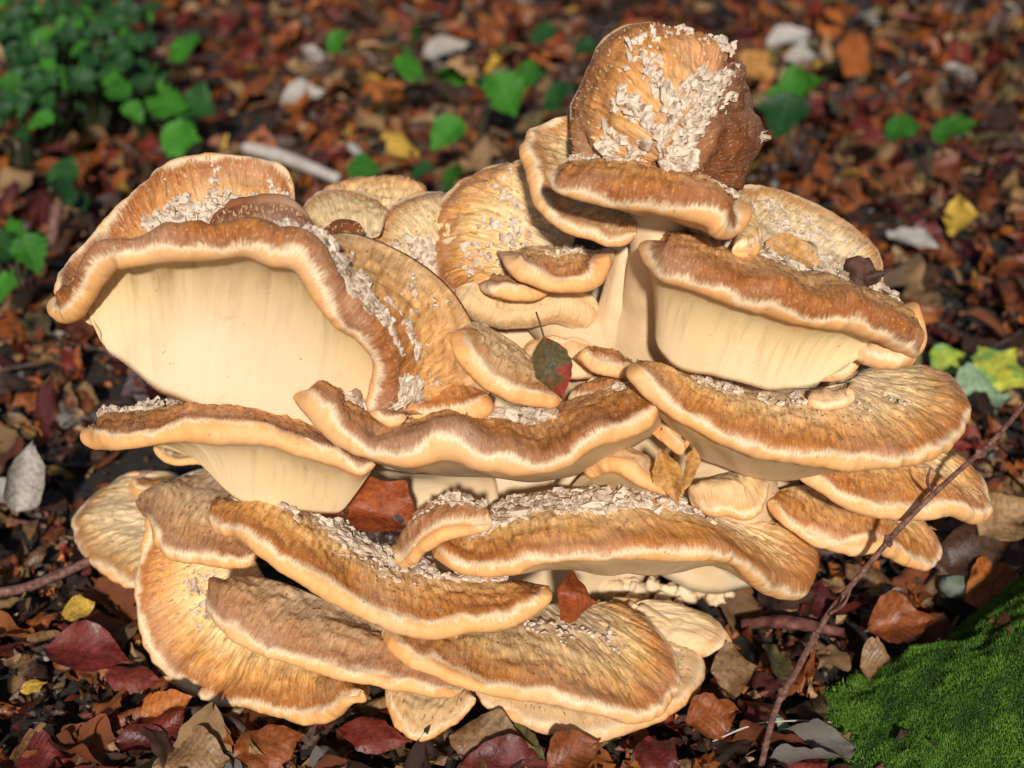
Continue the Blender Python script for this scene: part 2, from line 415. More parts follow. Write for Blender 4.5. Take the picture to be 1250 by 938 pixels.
# --- upper left bowl: far wall, front flange
cap([(64, 372), (67, 347), (75, 326), (106, 292), (136, 262), (170, 225), (193, 204), (219, 193), (253, 189), (306, 192), (347, 201), (358, 218), (364, 245)],
    (-.10, -.07, -.03, .0, .03, .045, .05, .045, .03), [(110, 345), (125, 335), (140, 325), (160, 315), (180, 305), (205, 300), (230, 296), (255, 294), (280, 292), (305, 292), (335, 295), (350, 300), (362, 305)],
    (-.08, -.04, -.02, -.02, -.03), mt='std', r=.006, bulge=-.006, facing=(.1, -1, .6), lump=.002, fibres=1500, fz=(.004, .06), flakes=((.42, .96, .05, .62, 1100, .0042, -.1), (.5, .98, .5, .9, 300, .003, .1)))
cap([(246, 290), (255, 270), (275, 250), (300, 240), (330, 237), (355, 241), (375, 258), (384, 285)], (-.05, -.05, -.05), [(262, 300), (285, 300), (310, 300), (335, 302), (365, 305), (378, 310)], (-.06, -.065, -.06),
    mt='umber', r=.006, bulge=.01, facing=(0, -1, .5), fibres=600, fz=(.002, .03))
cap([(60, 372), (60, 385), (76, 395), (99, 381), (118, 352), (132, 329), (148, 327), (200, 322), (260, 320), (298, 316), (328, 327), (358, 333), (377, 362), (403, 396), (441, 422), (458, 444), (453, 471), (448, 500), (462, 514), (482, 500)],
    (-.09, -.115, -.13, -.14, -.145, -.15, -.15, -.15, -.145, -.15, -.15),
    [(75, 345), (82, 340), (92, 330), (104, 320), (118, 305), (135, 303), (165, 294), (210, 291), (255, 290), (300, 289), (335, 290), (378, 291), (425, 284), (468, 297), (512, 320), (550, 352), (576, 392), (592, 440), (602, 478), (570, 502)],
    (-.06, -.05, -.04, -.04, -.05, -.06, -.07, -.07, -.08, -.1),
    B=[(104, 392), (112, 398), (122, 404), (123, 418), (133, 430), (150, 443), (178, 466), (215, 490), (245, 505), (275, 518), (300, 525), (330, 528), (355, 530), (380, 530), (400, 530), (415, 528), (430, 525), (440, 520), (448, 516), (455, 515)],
    BY=(-.10, -.115, -.115, -.11, -.11, -.11, -.115, -.12, -.13), mt='dark', r=.0115, bulge=-.002, ubow=.010, n=260, wave=.0012, fibres=2600, fz=(.014, .07), flakes=((.56, .97, .66, .95, 1300, .005, -.3), (.6, .95, .1, .6, 160, .003, .15)), usmooth=.03, ends=.7, pleat=.0042, uback=.022)

# --- centre back fans
cap([(389, 236), (403, 224), (438, 216), (465, 214), (491, 213), (512, 222), (520, 236)], (.13, .14, .13), [(405, 262), (425, 258), (450, 255), (475, 252), (500, 252), (512, 256)], (.08, .08), mt='gold', r=.0055, bulge=.006, fibres=500, fz=(.004, .04))
cap([(373, 275), (370, 252), (380, 239), (400, 233), (430, 232), (455, 237), (476, 248)], (.06, .08, .1, .1, .09), [(395, 300), (400, 302), (410, 302), (425, 300), (440, 295), (455, 290), (468, 285)], (.02, .03), mt='olive', r=.0045, bulge=.004, facing=(0, -1, .7), fibres=400)
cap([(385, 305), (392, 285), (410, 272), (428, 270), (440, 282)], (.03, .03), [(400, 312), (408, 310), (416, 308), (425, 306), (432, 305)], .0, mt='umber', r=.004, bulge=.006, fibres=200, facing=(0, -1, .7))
cap([(545, 235), (520, 236), (498, 239), (477, 246), (457, 261), (441, 284), (441, 303), (452, 325)], (.11, .10, .09, .07, .04, .02), [(560, 300), (556, 312), (552, 324), (548, 334), (542, 345), (536, 355), (530, 362), (520, 368)], (.03, .02, .0), mt='olive', r=.005, bulge=.008, facing=(0, -1, .7), fibres=900,
    flakes=((.35, 1, .1, .62, 350, .004, .0),))
cap([(652, 192), (631, 194), (596, 202), (568, 216), (547, 233), (529, 258), (521, 286), (519, 314), (524, 339), (538, 360), (562, 374)], (.11, .11, .1, .09, .07, .05, .03, .01, -.01),
    [(705, 250), (705, 262), (705, 275), (703, 287), (700, 298), (695, 308), (688, 316), (678, 324), (665, 332), (650, 340), (632, 348)], (.04, .03, .02, .0), mt='gold', r=.0075, bulge=.014, facing=(-.2, -1, .7), lump=.003, fibres=1800, fz=(.006, .09),
    flakes=((.05, .97, .1, .72, 420, .0036, .15),), under_drop=4)
cap([(545, 362), (556, 376), (575, 389), (605, 401), (640, 402), (672, 398), (700, 402), (725, 418)], (-.02, -.03, -.03, -.02), [(560, 350), (580, 350), (605, 348), (635, 348), (660, 348), (690, 350), (715, 355)], (-.01, 0, .01), mt='pale', r=.012, bulge=.006, fibres=0, lump=.003, facing=(0, -1, .5), under_drop=4)
cap([(586, 350), (590, 358), (612, 364), (640, 368), (660, 365), (673, 357)], (-.03, -.05, -.05, -.04), [(590, 343), (605, 338), (625, 336), (645, 338), (662, 344)], (.0, .0), mt='std', r=.005, bulge=.003, fibres=150)
cap([(618, 314), (618, 326), (631, 340), (656, 350), (684, 357), (712, 357), (733, 347), (742, 328), (738, 312)], (-.03, -.05, -.06, -.065, -.06, -.05, -.03), [(626, 308), (640, 302), (660, 300), (680, 300), (700, 302), (715, 304), (728, 307)], (.01, .01), mt='gold', r=.0075, bulge=.004, fibres=500, flakes=((.35, .9, .1, .5, 220, .003, 0),))
# --- centre small caps
cap([(552, 408), (555, 425), (558, 442), (575, 463), (600, 479), (625, 489), (650, 498), (684, 500)], (-.10, -.12, -.13, -.13, -.12), [(556, 402), (566, 394), (582, 393), (605, 404), (632, 421), (654, 442), (671, 465), (688, 490)], (-.08, -.07, -.06, -.06, -.07), mt='olive', r=.007, bulge=.007, fibres=700, facing=(.2, -.8, 1))
cap([(458, 516), (480, 523), (503, 523), (545, 521), (572, 522), (596, 507), (607, 490)], (-.11, -.125, -.13, -.13, -.12), [(470, 480), (490, 470), (515, 462), (545, 460), (570, 463), (590, 473)], (-.07, -.06, -.06), mt='gold', r=.009, bulge=.008, fibres=500, flakes=((.4, .95, .2, .6, 200, .004, -.2),))
cap([(702, 434), (716, 450), (744, 462), (765, 463), (780, 455)], (-.08, -.09, -.09), [(708, 428), (722, 425), (745, 428), (762, 434), (775, 444)], (-.05, -.05), mt='gold', r=.006, bulge=.004, fibres=220)
cap([(690, 497), (705, 502), (725, 500), (749, 490), (770, 478)], (-.08, -.09, -.09), [(700, 480), (712, 470), (730, 464), (750, 463), (766, 467)], (-.06, -.05), mt='gold', r=.006, bulge=.006, fibres=220)
cap([(640, 420), (670, 412), (705, 415), (735, 425)], (-.03, -.03), [(640, 455), (670, 460), (700, 460), (730, 455)], (-.055, -.055), mt='pale', r=.006, bulge=.004, fibres=0, facing=(0, -1, .3))

# --- top group
cap([(705, 150), (690, 143), (668, 147), (645, 160), (635, 180), (639, 200), (643, 222), (650, 248), (667, 270), (695, 287), (728, 298), (753, 302), (778, 296)], (.05, .04, .03, .0, -.025, -.05, -.065, -.07, -.065),
    [(735, 180), (732, 182), (730, 188), (728, 196), (728, 205), (730, 213), (734, 220), (740, 228), (748, 235), (756, 242), (764, 247), (772, 252), (782, 258)], (.04, .03, .01, -.03), mt='olive', r=.007, bulge=.003, fibres=700, facing=(-.2, -.8, .8))
cap([(760, 206), (725, 198), (702, 178), (695, 137), (703, 112), (716, 80), (732, 52), (757, 35), (786, 29), (811, 34), (836, 49), (865, 63), (888, 75)], (-.05, -.03, .0, .01, .02, .03, .03, .02, .01),
    [(785, 212), (790, 206), (797, 198), (805, 190), (812, 180), (818, 170), (824, 160), (830, 150), (838, 140), (846, 130), (854, 118), (866, 105), (884, 95)], (-.075, -.09, -.10, -.095, -.08, -.06, -.03), mt='rusty', r=.0075, bulge=.017, facing=(-.3, -1, .5), lump=.0035, fibres=1600, fz=(.003, .08),
    flakes=((.12, .98, .02, .40, 620, .0050, .0), (.55, 1, .3, .8, 260, .0036, .0)))
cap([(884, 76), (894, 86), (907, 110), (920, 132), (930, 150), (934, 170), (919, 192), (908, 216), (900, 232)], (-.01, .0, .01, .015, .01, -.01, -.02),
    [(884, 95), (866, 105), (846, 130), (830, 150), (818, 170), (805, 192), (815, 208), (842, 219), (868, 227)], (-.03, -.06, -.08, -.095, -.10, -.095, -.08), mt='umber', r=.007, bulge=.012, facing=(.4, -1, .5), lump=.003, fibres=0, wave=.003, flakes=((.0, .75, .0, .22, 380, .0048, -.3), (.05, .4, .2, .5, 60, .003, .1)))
cap([(880, 230), (898, 214), (910, 198), (922, 186), (934, 172)], (-.035, -.02, .0), [(872, 226), (885, 205), (896, 192), (908, 180), (922, 165)], (-.04, -.015, .0), mt='pale', r=.004, bulge=.004, wave=.004, lump=.004, fibres=0, facing=(.3, -1, .3), flakes=((0, 1, .0, .9, 120, .005, -.4),))
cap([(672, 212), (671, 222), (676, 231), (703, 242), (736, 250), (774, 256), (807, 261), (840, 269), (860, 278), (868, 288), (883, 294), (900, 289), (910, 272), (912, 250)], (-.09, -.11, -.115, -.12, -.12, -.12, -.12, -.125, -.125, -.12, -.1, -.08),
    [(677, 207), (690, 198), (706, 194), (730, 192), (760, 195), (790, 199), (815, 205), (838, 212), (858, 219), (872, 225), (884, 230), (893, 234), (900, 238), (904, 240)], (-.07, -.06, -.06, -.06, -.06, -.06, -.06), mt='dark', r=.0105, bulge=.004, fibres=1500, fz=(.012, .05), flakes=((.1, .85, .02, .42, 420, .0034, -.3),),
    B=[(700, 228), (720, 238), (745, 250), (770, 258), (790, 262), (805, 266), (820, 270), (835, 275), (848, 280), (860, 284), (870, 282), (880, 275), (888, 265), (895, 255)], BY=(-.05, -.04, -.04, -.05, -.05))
cap([(898, 302), (915, 309), (934, 303), (934, 285), (928, 262), (920, 244)], (-.095, -.09, -.07, -.05, -.03), [(900, 288), (904, 282), (908, 276), (910, 268), (912, 258), (912, 248)], (-.08, -.06, -.05), mt='pale', r=.004, bulge=.003, wave=.005, lump=.003, fibres=0, facing=(0, -1, .3))
cap([(905, 222), (936, 225), (974, 238), (1015, 259), (1048, 280), (1069, 304), (1079, 330), (1082, 350)], (.05, .08, .10, .10, .08, .05, .02), [(892, 262), (905, 280), (925, 298), (950, 314), (985, 328), (1015, 338), (1040, 346), (1055, 352)], (-.01, .0, .01, .01, .0), mt='olive', r=.006, bulge=-.004, lump=.003, fibres=1500, fz=(.003, .08), facing=(-.2, -1, .7),
    flakes=((.05, .9, .15, .8, 500, .0032, -.05),))
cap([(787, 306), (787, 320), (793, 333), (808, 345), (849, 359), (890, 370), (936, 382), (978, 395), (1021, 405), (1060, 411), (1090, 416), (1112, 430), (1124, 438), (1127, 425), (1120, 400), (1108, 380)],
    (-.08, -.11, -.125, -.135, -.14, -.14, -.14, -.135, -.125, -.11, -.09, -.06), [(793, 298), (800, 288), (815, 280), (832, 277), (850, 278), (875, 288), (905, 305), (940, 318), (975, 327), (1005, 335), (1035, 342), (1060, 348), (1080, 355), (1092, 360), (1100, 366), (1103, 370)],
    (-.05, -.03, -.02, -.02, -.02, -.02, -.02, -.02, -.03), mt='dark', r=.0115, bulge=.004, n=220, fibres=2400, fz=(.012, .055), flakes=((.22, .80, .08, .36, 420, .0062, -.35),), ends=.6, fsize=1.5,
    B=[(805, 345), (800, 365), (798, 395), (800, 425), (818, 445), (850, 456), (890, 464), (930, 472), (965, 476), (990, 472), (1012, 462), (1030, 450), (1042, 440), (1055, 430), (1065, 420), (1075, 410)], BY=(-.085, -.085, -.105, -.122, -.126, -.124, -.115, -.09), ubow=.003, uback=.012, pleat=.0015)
cap([(1036, 425), (1046, 440), (1066, 449), (1092, 452), (1114, 450), (1126, 438), (1126, 424)], (-.10, -.115, -.115, -.10, -.07), [(1042, 416), (1052, 408), (1068, 404), (1085, 404), (1098, 406), (1108, 408), (1112, 410)], (-.09, -.085, -.06), mt='pale', r=.008, bulge=.007, fibres=0, facing=(0, -1, .2))
cap([(975, 473), (998, 468), (1020, 466), (1040, 455), (1049, 441), (1040, 430)], (-.085, -.1, -.1, -.09), [(975, 460), (992, 450), (1008, 441), (1022, 435), (1032, 430), (1036, 426)], (-.08, -.085), mt='pale', r=.005, bulge=.004, fibres=0, facing=(0, -1, .3))
cap([(985, 492), (1005, 500), (1030, 498), (1043, 489), (1040, 474)], (-.09, -.095, -.09), [(985, 478), (1000, 474), (1015, 470), (1028, 468), (1034, 466)], (-.07, -.07), mt='pale', r=.004, bulge=.003, fibres=0)

# --- right shelves
cap([(763, 450), (765, 461), (778, 475), (801, 493), (838, 520), (883, 543), (929, 559), (975, 568), (1021, 575), (1058, 576), (1103, 568), (1145, 556), (1172, 533), (1182, 508), (1176, 481), (1159, 462), (1136, 448)],
    (-.13, -.145, -.15, -.15, -.15, -.145, -.14, -.13, -.11, -.07, -.03, .02, .04), [(766, 446), (778, 442), (800, 443), (828, 448), (860, 455), (895, 464), (930, 470), (962, 474), (990, 474), (1010, 472), (1025, 468), (1034, 464), (1040, 461), (1044, 458), (1047, 455), (1050, 452), (1054, 448)],
    (-.11, -.09, -.07, -.06, -.05, -.04, -.03, -.01, .01), mt='gold', r=.0085, bulge=.004, n=240, fibres=3000, fz=(.009, .075), flakes=((.12, .42, .12, .5, 420, .0036, -.05), (.42, .7, .35, .6, 90, .003, .2)),
    B=[(790, 480), (800, 500), (820, 520), (840, 540), (860, 560), (890, 575), (920, 585), (950, 590), (980, 585), (1010, 578), (1040, 570), (1070, 560), (1090, 550), (1100, 540), (1100, 530), (1100, 520), (1095, 510)], BY=(-.10, -.09, -.08, -.08, -.07, -.03, .0))
cap([(962, 566), (975, 588), (1003, 607), (1039, 625), (1081, 634), (1122, 635), (1168, 630), (1196, 638), (1207, 625), (1197, 592), (1170, 572)], (-.07, -.09, -.10, -.10, -.09, -.08, -.06, -.03, .01), [(970, 556), (990, 552), (1010, 550), (1030, 548), (1050, 545), (1065, 542), (1078, 538), (1088, 534), (1096, 530), (1100, 528), (1104, 526)], (-.04, -.03, -.02, .01), mt='gold', r=.0075, bulge=.005, fibres=1500)
cap([(932, 622), (957, 643), (993, 666), (1039, 678), (1071, 676), (1099, 687), (1131, 694), (1148, 680), (1142, 660)], (-.05, -.07, -.08, -.075, -.06, -.04, -.01), [(940, 602), (965, 594), (990, 592), (1020, 596), (1045, 602), (1065, 610), (1080, 616), (1092, 618), (1100, 620)], (-.03, -.02, -.01, .01), mt='gold', r=.006, bulge=.005, fibres=900, fz=(.01, .05))
cap([(846, 622), (860, 630), (888, 630), (914, 634), (932, 622), (940, 600), (935, 584), (918, 576)], (-.085, -.10, -.10, -.09, -.07, -.05), [(852, 592), (862, 586), (872, 582), (880, 579), (888, 577), (894, 575), (899, 573), (903, 571)], (-.07, -.06, -.05), mt='pale', r=.006, bulge=.012, fibres=0, facing=(0, -1, .6))
cap([(716, 588), (735, 577), (755, 577), (776, 591), (802, 602), (826, 607), (830, 594)], (-.10, -.115, -.12, -.12, -.10), [(720, 566), (742, 559), (766, 556), (788, 559), (805, 566), (815, 574), (822, 582)], (-.07, -.06, -.06), mt='pale', r=.006, bulge=.006, fibres=0, B=[(690, 600), (710, 606), (735, 612), (760, 616), (785, 618), (805, 618), (815, 610)], BY=(-.07, -.07), wave=.001)
cap([(804, 530), (814, 546), (828, 556), (840, 552), (842, 540), (830, 528)], (-.10, -.115, -.11, -.09), [(800, 518), (806, 516), (812, 515), (818, 515), (822, 516), (825, 518)], (-.09, -.08), mt='pale', r=.0055, bulge=.004, fibres=0, facing=(0, -1, .3))

# --- middle front shelves
cap([(360, 486), (366, 497), (395, 534), (426, 553), (464, 563), (503, 571), (545, 566), (580, 573), (626, 581), (664, 582), (695, 573), (726, 548), (764, 535), (795, 518), (812, 500)],
    (-.12, -.15, -.17, -.175, -.18, -.18, -.18, -.18, -.175, -.165, -.15, -.14), [(364, 481), (385, 472), (412, 478), (445, 493), (478, 503), (508, 507), (540, 507), (572, 506), (605, 505), (638, 502), (668, 496), (698, 487), (728, 476), (758, 468), (786, 465)],
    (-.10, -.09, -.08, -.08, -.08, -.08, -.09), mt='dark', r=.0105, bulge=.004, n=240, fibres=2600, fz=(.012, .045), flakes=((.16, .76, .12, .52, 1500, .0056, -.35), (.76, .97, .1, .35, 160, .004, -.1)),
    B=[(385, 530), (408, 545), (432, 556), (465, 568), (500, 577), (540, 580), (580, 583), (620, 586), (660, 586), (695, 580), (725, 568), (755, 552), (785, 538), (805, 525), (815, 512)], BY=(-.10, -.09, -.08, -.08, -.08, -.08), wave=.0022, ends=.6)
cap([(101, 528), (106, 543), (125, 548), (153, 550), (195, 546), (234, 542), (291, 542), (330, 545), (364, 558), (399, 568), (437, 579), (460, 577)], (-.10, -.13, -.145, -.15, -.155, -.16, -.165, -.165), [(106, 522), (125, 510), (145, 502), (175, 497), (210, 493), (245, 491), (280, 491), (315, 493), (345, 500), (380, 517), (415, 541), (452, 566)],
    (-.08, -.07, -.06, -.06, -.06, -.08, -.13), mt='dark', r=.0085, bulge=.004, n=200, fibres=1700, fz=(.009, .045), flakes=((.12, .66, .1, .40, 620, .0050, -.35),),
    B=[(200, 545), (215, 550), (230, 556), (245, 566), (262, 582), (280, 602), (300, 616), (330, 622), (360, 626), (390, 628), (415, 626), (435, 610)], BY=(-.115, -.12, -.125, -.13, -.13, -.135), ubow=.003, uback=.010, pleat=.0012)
cap([(183, 546), (194, 560), (215, 568), (240, 567), (262, 575)], (-.03, -.04, -.04), [(195, 542), (210, 540), (228, 540), (245, 545), (258, 552)], (.0, .0), mt='olive', r=.004, bulge=.003, fibres=150)
cap([(526, 666), (528, 682), (553, 697), (593, 704), (629, 703), (652, 692), (692, 687), (764, 684), (831, 684), (876, 684), (898, 687), (925, 701), (947, 719), (977, 727), (992, 712), (997, 686), (988, 667), (965, 649), (934, 632)],
    (-.13, -.165, -.18, -.185, -.185, -.18, -.17, -.155, -.13, -.10, -.06, -.02, .01), [(533, 661), (548, 653), (566, 645), (584, 632), (605, 616), (635, 604), (670, 597), (710, 595), (750, 596), (785, 602), (812, 610), (832, 617), (848, 622), (860, 626), (870, 628), (878, 629), (886, 629), (892, 628), (897, 627)],
    (-.12, -.11, -.10, -.095, -.09, -.08, -.06, -.05, -.04), mt='gold', r=.0095, bulge=.004, n=260, fibres=2800, fz=(.011, .05), flakes=((.10, .50, .06, .58, 1700, .0056, -.4), (.5, .62, .1, .4, 160, .003, 0)),
    B=[(560, 680), (580, 690), (610, 696), (640, 694), (670, 692), (700, 694), (730, 700), (760, 702), (790, 702), (820, 700), (845, 696), (865, 690), (880, 685), (895, 680), (905, 675), (910, 668), (912, 660), (912, 650), (905, 640)], BY=(-.15, -.13, -.12, -.12, -.09, -.05, -.03))
cap([(487, 696), (497, 692), (508, 684), (524, 672), (542, 661), (566, 652), (602, 645)], (-.16, -.17, -.175, -.175, -.165), [(492, 672), (503, 652), (516, 625), (535, 606), (560, 600), (586, 612), (602, 634)], (-.14, -.12, -.115, -.12, -.15), mt='mauve', r=.005, bulge=.008, fibres=500, flakes=((.35, .9, .3, .62, 160, .004, -.2),))
cap([(252, 628), (251, 640), (258, 649), (274, 655), (291, 659), (308, 676), (337, 697), (371, 719), (404, 740), (447, 760), (489, 773), (532, 780), (574, 773), (616, 769), (646, 756), (670, 741), (678, 727), (674, 716)],
    (-.11, -.14, -.16, -.18, -.19, -.195, -.2, -.2, -.195, -.19, -.18), [(258, 620), (272, 612), (290, 606), (310, 602), (332, 603), (356, 610), (380, 620), (402, 632), (424, 645), (448, 656), (474, 668), (500, 680), (530, 692), (560, 700), (592, 705), (620, 707), (645, 709), (664, 712)],
    (-.10, -.10, -.10, -.10, -.10, -.11, -.12, -.13, -.15), mt='gold', r=.0085, bulge=.005, n=260, fibres=3000, fz=(.009, .055), flakes=((.15, .93, .02, .42, 1900, .0058, -.35), (.3, .8, .4, .62, 160, .003, .1)), wave=.002)

# --- lower shelves
cap([(290, 578), (262, 574), (236, 580), (212, 594), (188, 616), (176, 648), (168, 690), (165, 728), (171, 772), (188, 811), (214, 837), (256, 858), (298, 866), (337, 875), (362, 884), (392, 885), (412, 875), (426, 864), (446, 862), (450, 852)],
    (.0, .01, -.01, -.04, -.07, -.10, -.135, -.16, -.175, -.185, -.19), [(320, 590), (315, 596), (310, 605), (306, 615), (304, 628), (304, 640), (304, 655), (306, 670), (312, 685), (320, 700), (330, 715), (342, 730), (356, 745), (370, 758), (386, 770), (402, 782), (416, 795), (428, 810), (440, 825), (448, 838)],
    (.0, -.01, -.02, -.04, -.07, -.11, -.15), mt='gold', r=.0068, bulge=.006, n=260, fibres=3600, fz=(.006, .10), lump=.0025, flakes=((.28, .5, .35, .62, 90, .004, .05),), ends=.7)
cap([(186, 628), (180, 640), (181, 655), (192, 675), (218, 688), (256, 692), (298, 694), (316, 687)], (-.05, -.09, -.115, -.13, -.14, -.14), [(188, 614), (203, 592), (228, 577), (257, 570), (284, 577), (302, 600), (313, 630), (320, 658)], (-.03, -.01, -.01, -.04, -.08), mt='mauve', r=.0075, bulge=.010, fibres=900)
cap([(252, 726), (250, 738), (257, 756), (277, 777), (311, 798), (354, 813), (396, 824), (438, 836), (489, 847), (530, 852), (566, 852)], (-.11, -.14, -.165, -.18, -.19, -.195, -.2, -.19), [(260, 719), (280, 708), (305, 703), (335, 708), (370, 720), (405, 735), (440, 752), (475, 768), (510, 785), (540, 800), (566, 815)], (-.10, -.11, -.12, -.13, -.14), mt='mauve', r=.0065, bulge=.008, n=200, fibres=2600, fz=(.008, .065))
cap([(462, 768), (463, 779), (474, 796), (504, 817), (540, 831), (584, 846), (629, 855), (674, 863), (719, 871), (759, 881), (784, 882), (809, 871), (825, 852), (831, 825), (823, 793), (800, 766), (774, 752)],
    (-.13, -.17, -.19, -.2, -.2, -.2, -.195, -.18, -.15, -.11, -.07), [(470, 762), (490, 754), (515, 750), (540, 748), (565, 746), (590, 744), (612, 742), (632, 740), (650, 738), (664, 736), (674, 735), (682, 735), (688, 735), (694, 736), (700, 737), (706, 738), (712, 740)], (-.12, -.10, -.09, -.08, -.07, -.06, -.055), mt='gold', r=.0068, bulge=.006, n=240, fibres=3600, fz=(.008, .09),
    flakes=((.15, .72, .28, .6, 620, .0034, .0),))
def flat_y(pts, z): return [float(PZ(a, b_, z)[1]) for a, b_ in pts]
def cap_z(R, rz, I, iz, **k):
    rzs = np.interp(np.linspace(0, 1, len(R)), np.linspace(0, 1, len(rz)), rz); izs = np.interp(np.linspace(0, 1, len(I)), np.linspace(0, 1, len(iz)), iz)
    return cap(R, [float(PZ(*p, z)[1]) for p, z in zip(R, rzs)], I, [float(PZ(*p, z)[1]) for p, z in zip(I, izs)], **k)
cap_z([(578, 848), (598, 867), (643, 889), (692, 905), (728, 906), (777, 891), (822, 871), (849, 849), (860, 817), (854, 789), (840, 770), (817, 762)], (.03, .022, .02, .022, .028, .03), [(600, 835), (620, 826), (645, 815), (670, 806), (695, 798), (715, 792), (732, 787), (746, 782), (755, 778), (760, 774), (762, 770), (764, 767)], (.035, .035), mt='pale', r=.0065, bulge=.004, fibres=700, fz=(.008, .05))
cap_z([(467, 846), (472, 870), (490, 896), (513, 905), (540, 896), (566, 878), (585, 860)], (.03, .022, .02, .022, .03), [(480, 832), (500, 828), (520, 827), (540, 829), (558, 834), (572, 840)], (.035, .035), mt='pale', r=.005, bulge=.004, fibres=250)
cap_z([(765, 758), (800, 762), (830, 770), (850, 785), (868, 795), (887, 793), (890, 779), (873, 757), (845, 741), (808, 736), (765, 740)], (.045, .035, .03, .035, .045, .05), [(745, 754), (752, 753), (758, 752), (764, 751), (768, 750), (770, 749), (770, 748), (766, 747), (760, 746), (752, 745), (745, 745)], (.045, .045), mt='pale', r=.005, bulge=.007, fibres=0)
cap_z([(165, 574), (148, 580), (120, 598), (100, 618), (88, 640), (96, 668), (118, 693), (149, 716), (172, 720), (190, 715)], (.075, .06, .05, .045, .045), [(225, 580), (222, 590), (218, 600), (214, 612), (212, 625), (211, 638), (210, 650), (210, 660), (210, 668), (212, 675)], (.07, .06), mt='olive', r=.0055, bulge=.006, fibres=900, fz=(.006, .07))
cap_z([(155, 592), (166, 607), (190, 611), (214, 606)], (.075, .075), [(168, 587), (185, 583), (202, 582), (216, 585)], (.08, .08), mt='gold', r=.0045, bulge=.004, fibres=150)

# --- pale branching stems that carry the caps
def stem(pts, rad, name='stem', noise_=.12, squash=1.0, mt='flesh', sides=28):
    V, F = tube([P(*p) for p in pts], [r_ * .00062 for r_ in rad], sides, 12, noise_, len(bpy.data.objects), squash=squash)
    return under(mesh(name, V, F, M[mt]), FUN)
stem([(815, 205, -.01), (806, 255, -.035), (806, 310, -.035), (800, 370, -.02), (785, 430, .0), (770, 520, .03)], [40, 33, 36, 44, 66, 90])
stem([(775, 300, -.01), (755, 380, -.015), (738, 430, -.01), (725, 500, .02)], [22, 24, 34, 50])
stem([(945, 300, .03), (935, 420, .02), (900, 540, .03), (850, 660, .05)], [50, 70, 85, 100])
stem([(300, 330, .0), (310, 430, .02), (350, 530, .02), (430, 640, .05)], [80, 75, 70, 90])
stem([(560, 280, .06), (600, 380, .05), (630, 480, .04), (630, 620, .05)], [40, 60, 90, 120])
stem([(640, 350, .035), (690, 395, .0), (720, 430, -.01), (730, 500, .0)], [30, 40, 44, 50])
stem([(860, 540, -.03), (890, 580, -.02), (900, 640, .0)], [46, 56, 70])
stem([(420, 590, -.05), (470, 610, -.05), (540, 612, -.06), (600, 610, -.05)], [30, 34, 34, 30])
stem([(690, 575, -.04), (740, 600, -.04), (800, 605, -.04), (860, 600, -.03)], [24, 26, 26, 26])
zz = np.linspace(0, 1, 26); aa = np.linspace(0, 2 * np.pi, 72, endpoint=False)
rx = np.interp(zz, [0, .4, .75, 1], [.13, .15, .14, .08]); ry = np.interp(zz, [0, .4, .75, 1], [.08, .09, .08, .05])
nz = 1 + .10 * fbm(np.cos(aa)[None] * 2.2 + 4, np.sin(aa)[None] * 2.2, zz[:, None] * 2)
V = np.stack([-.01 + rx[:, None] * np.cos(aa)[None] * nz, .07 + ry[:, None] * np.sin(aa)[None] * nz, np.broadcast_to((-.02 + .30 * zz)[:, None], nz.shape)], -1).reshape(-1, 3)
F = [tuple(f) for f in grid_faces(26, 72, wrap=True)] + [tuple(range(25 * 72, 26 * 72))]
under(mesh('core', V, F, M['flesh']), FUN)

# pale crumbled lumps of the old base showing under the front shelf
def lump(c, r, sd, name='base_lobe', rough_=.35):
    th = np.linspace(0, np.pi, 12); ph = np.linspace(0, 2 * np.pi, 18, endpoint=False)
    D = np.stack([np.sin(th)[:, None] * np.cos(ph), np.sin(th)[:, None] * np.sin(ph), np.broadcast_to(np.cos(th)[:, None], (12, 18))], -1)
    k = 1 + rough_ * fbm(D[..., 0] * 1.6 + sd, D[..., 1] * 1.6, D[..., 2] * 1.6, 3)
    return mesh(name, (c + D * np.array(r) * k[..., None]).reshape(-1, 3), grid_faces(12, 18, wrap=True), M['flesh'])
for i, (x, y, rr) in enumerate([(742, 724, 15), (760, 718, 17), (778, 726, 14), (796, 716, 16), (816, 722, 13), (838, 726, 14), (856, 722, 12), (872, 730, 11), (770, 738, 12), (806, 735, 11), (890, 724, 9), (750, 740, 10), (828, 738, 9)]):
    under(lump(PZ(x, y, .022), np.array([rng.uniform(.7, 1.5), .9, rng.uniform(.6, 1.1)]) * rr * .00062, i * 3.1, rough_=.5), FUN)

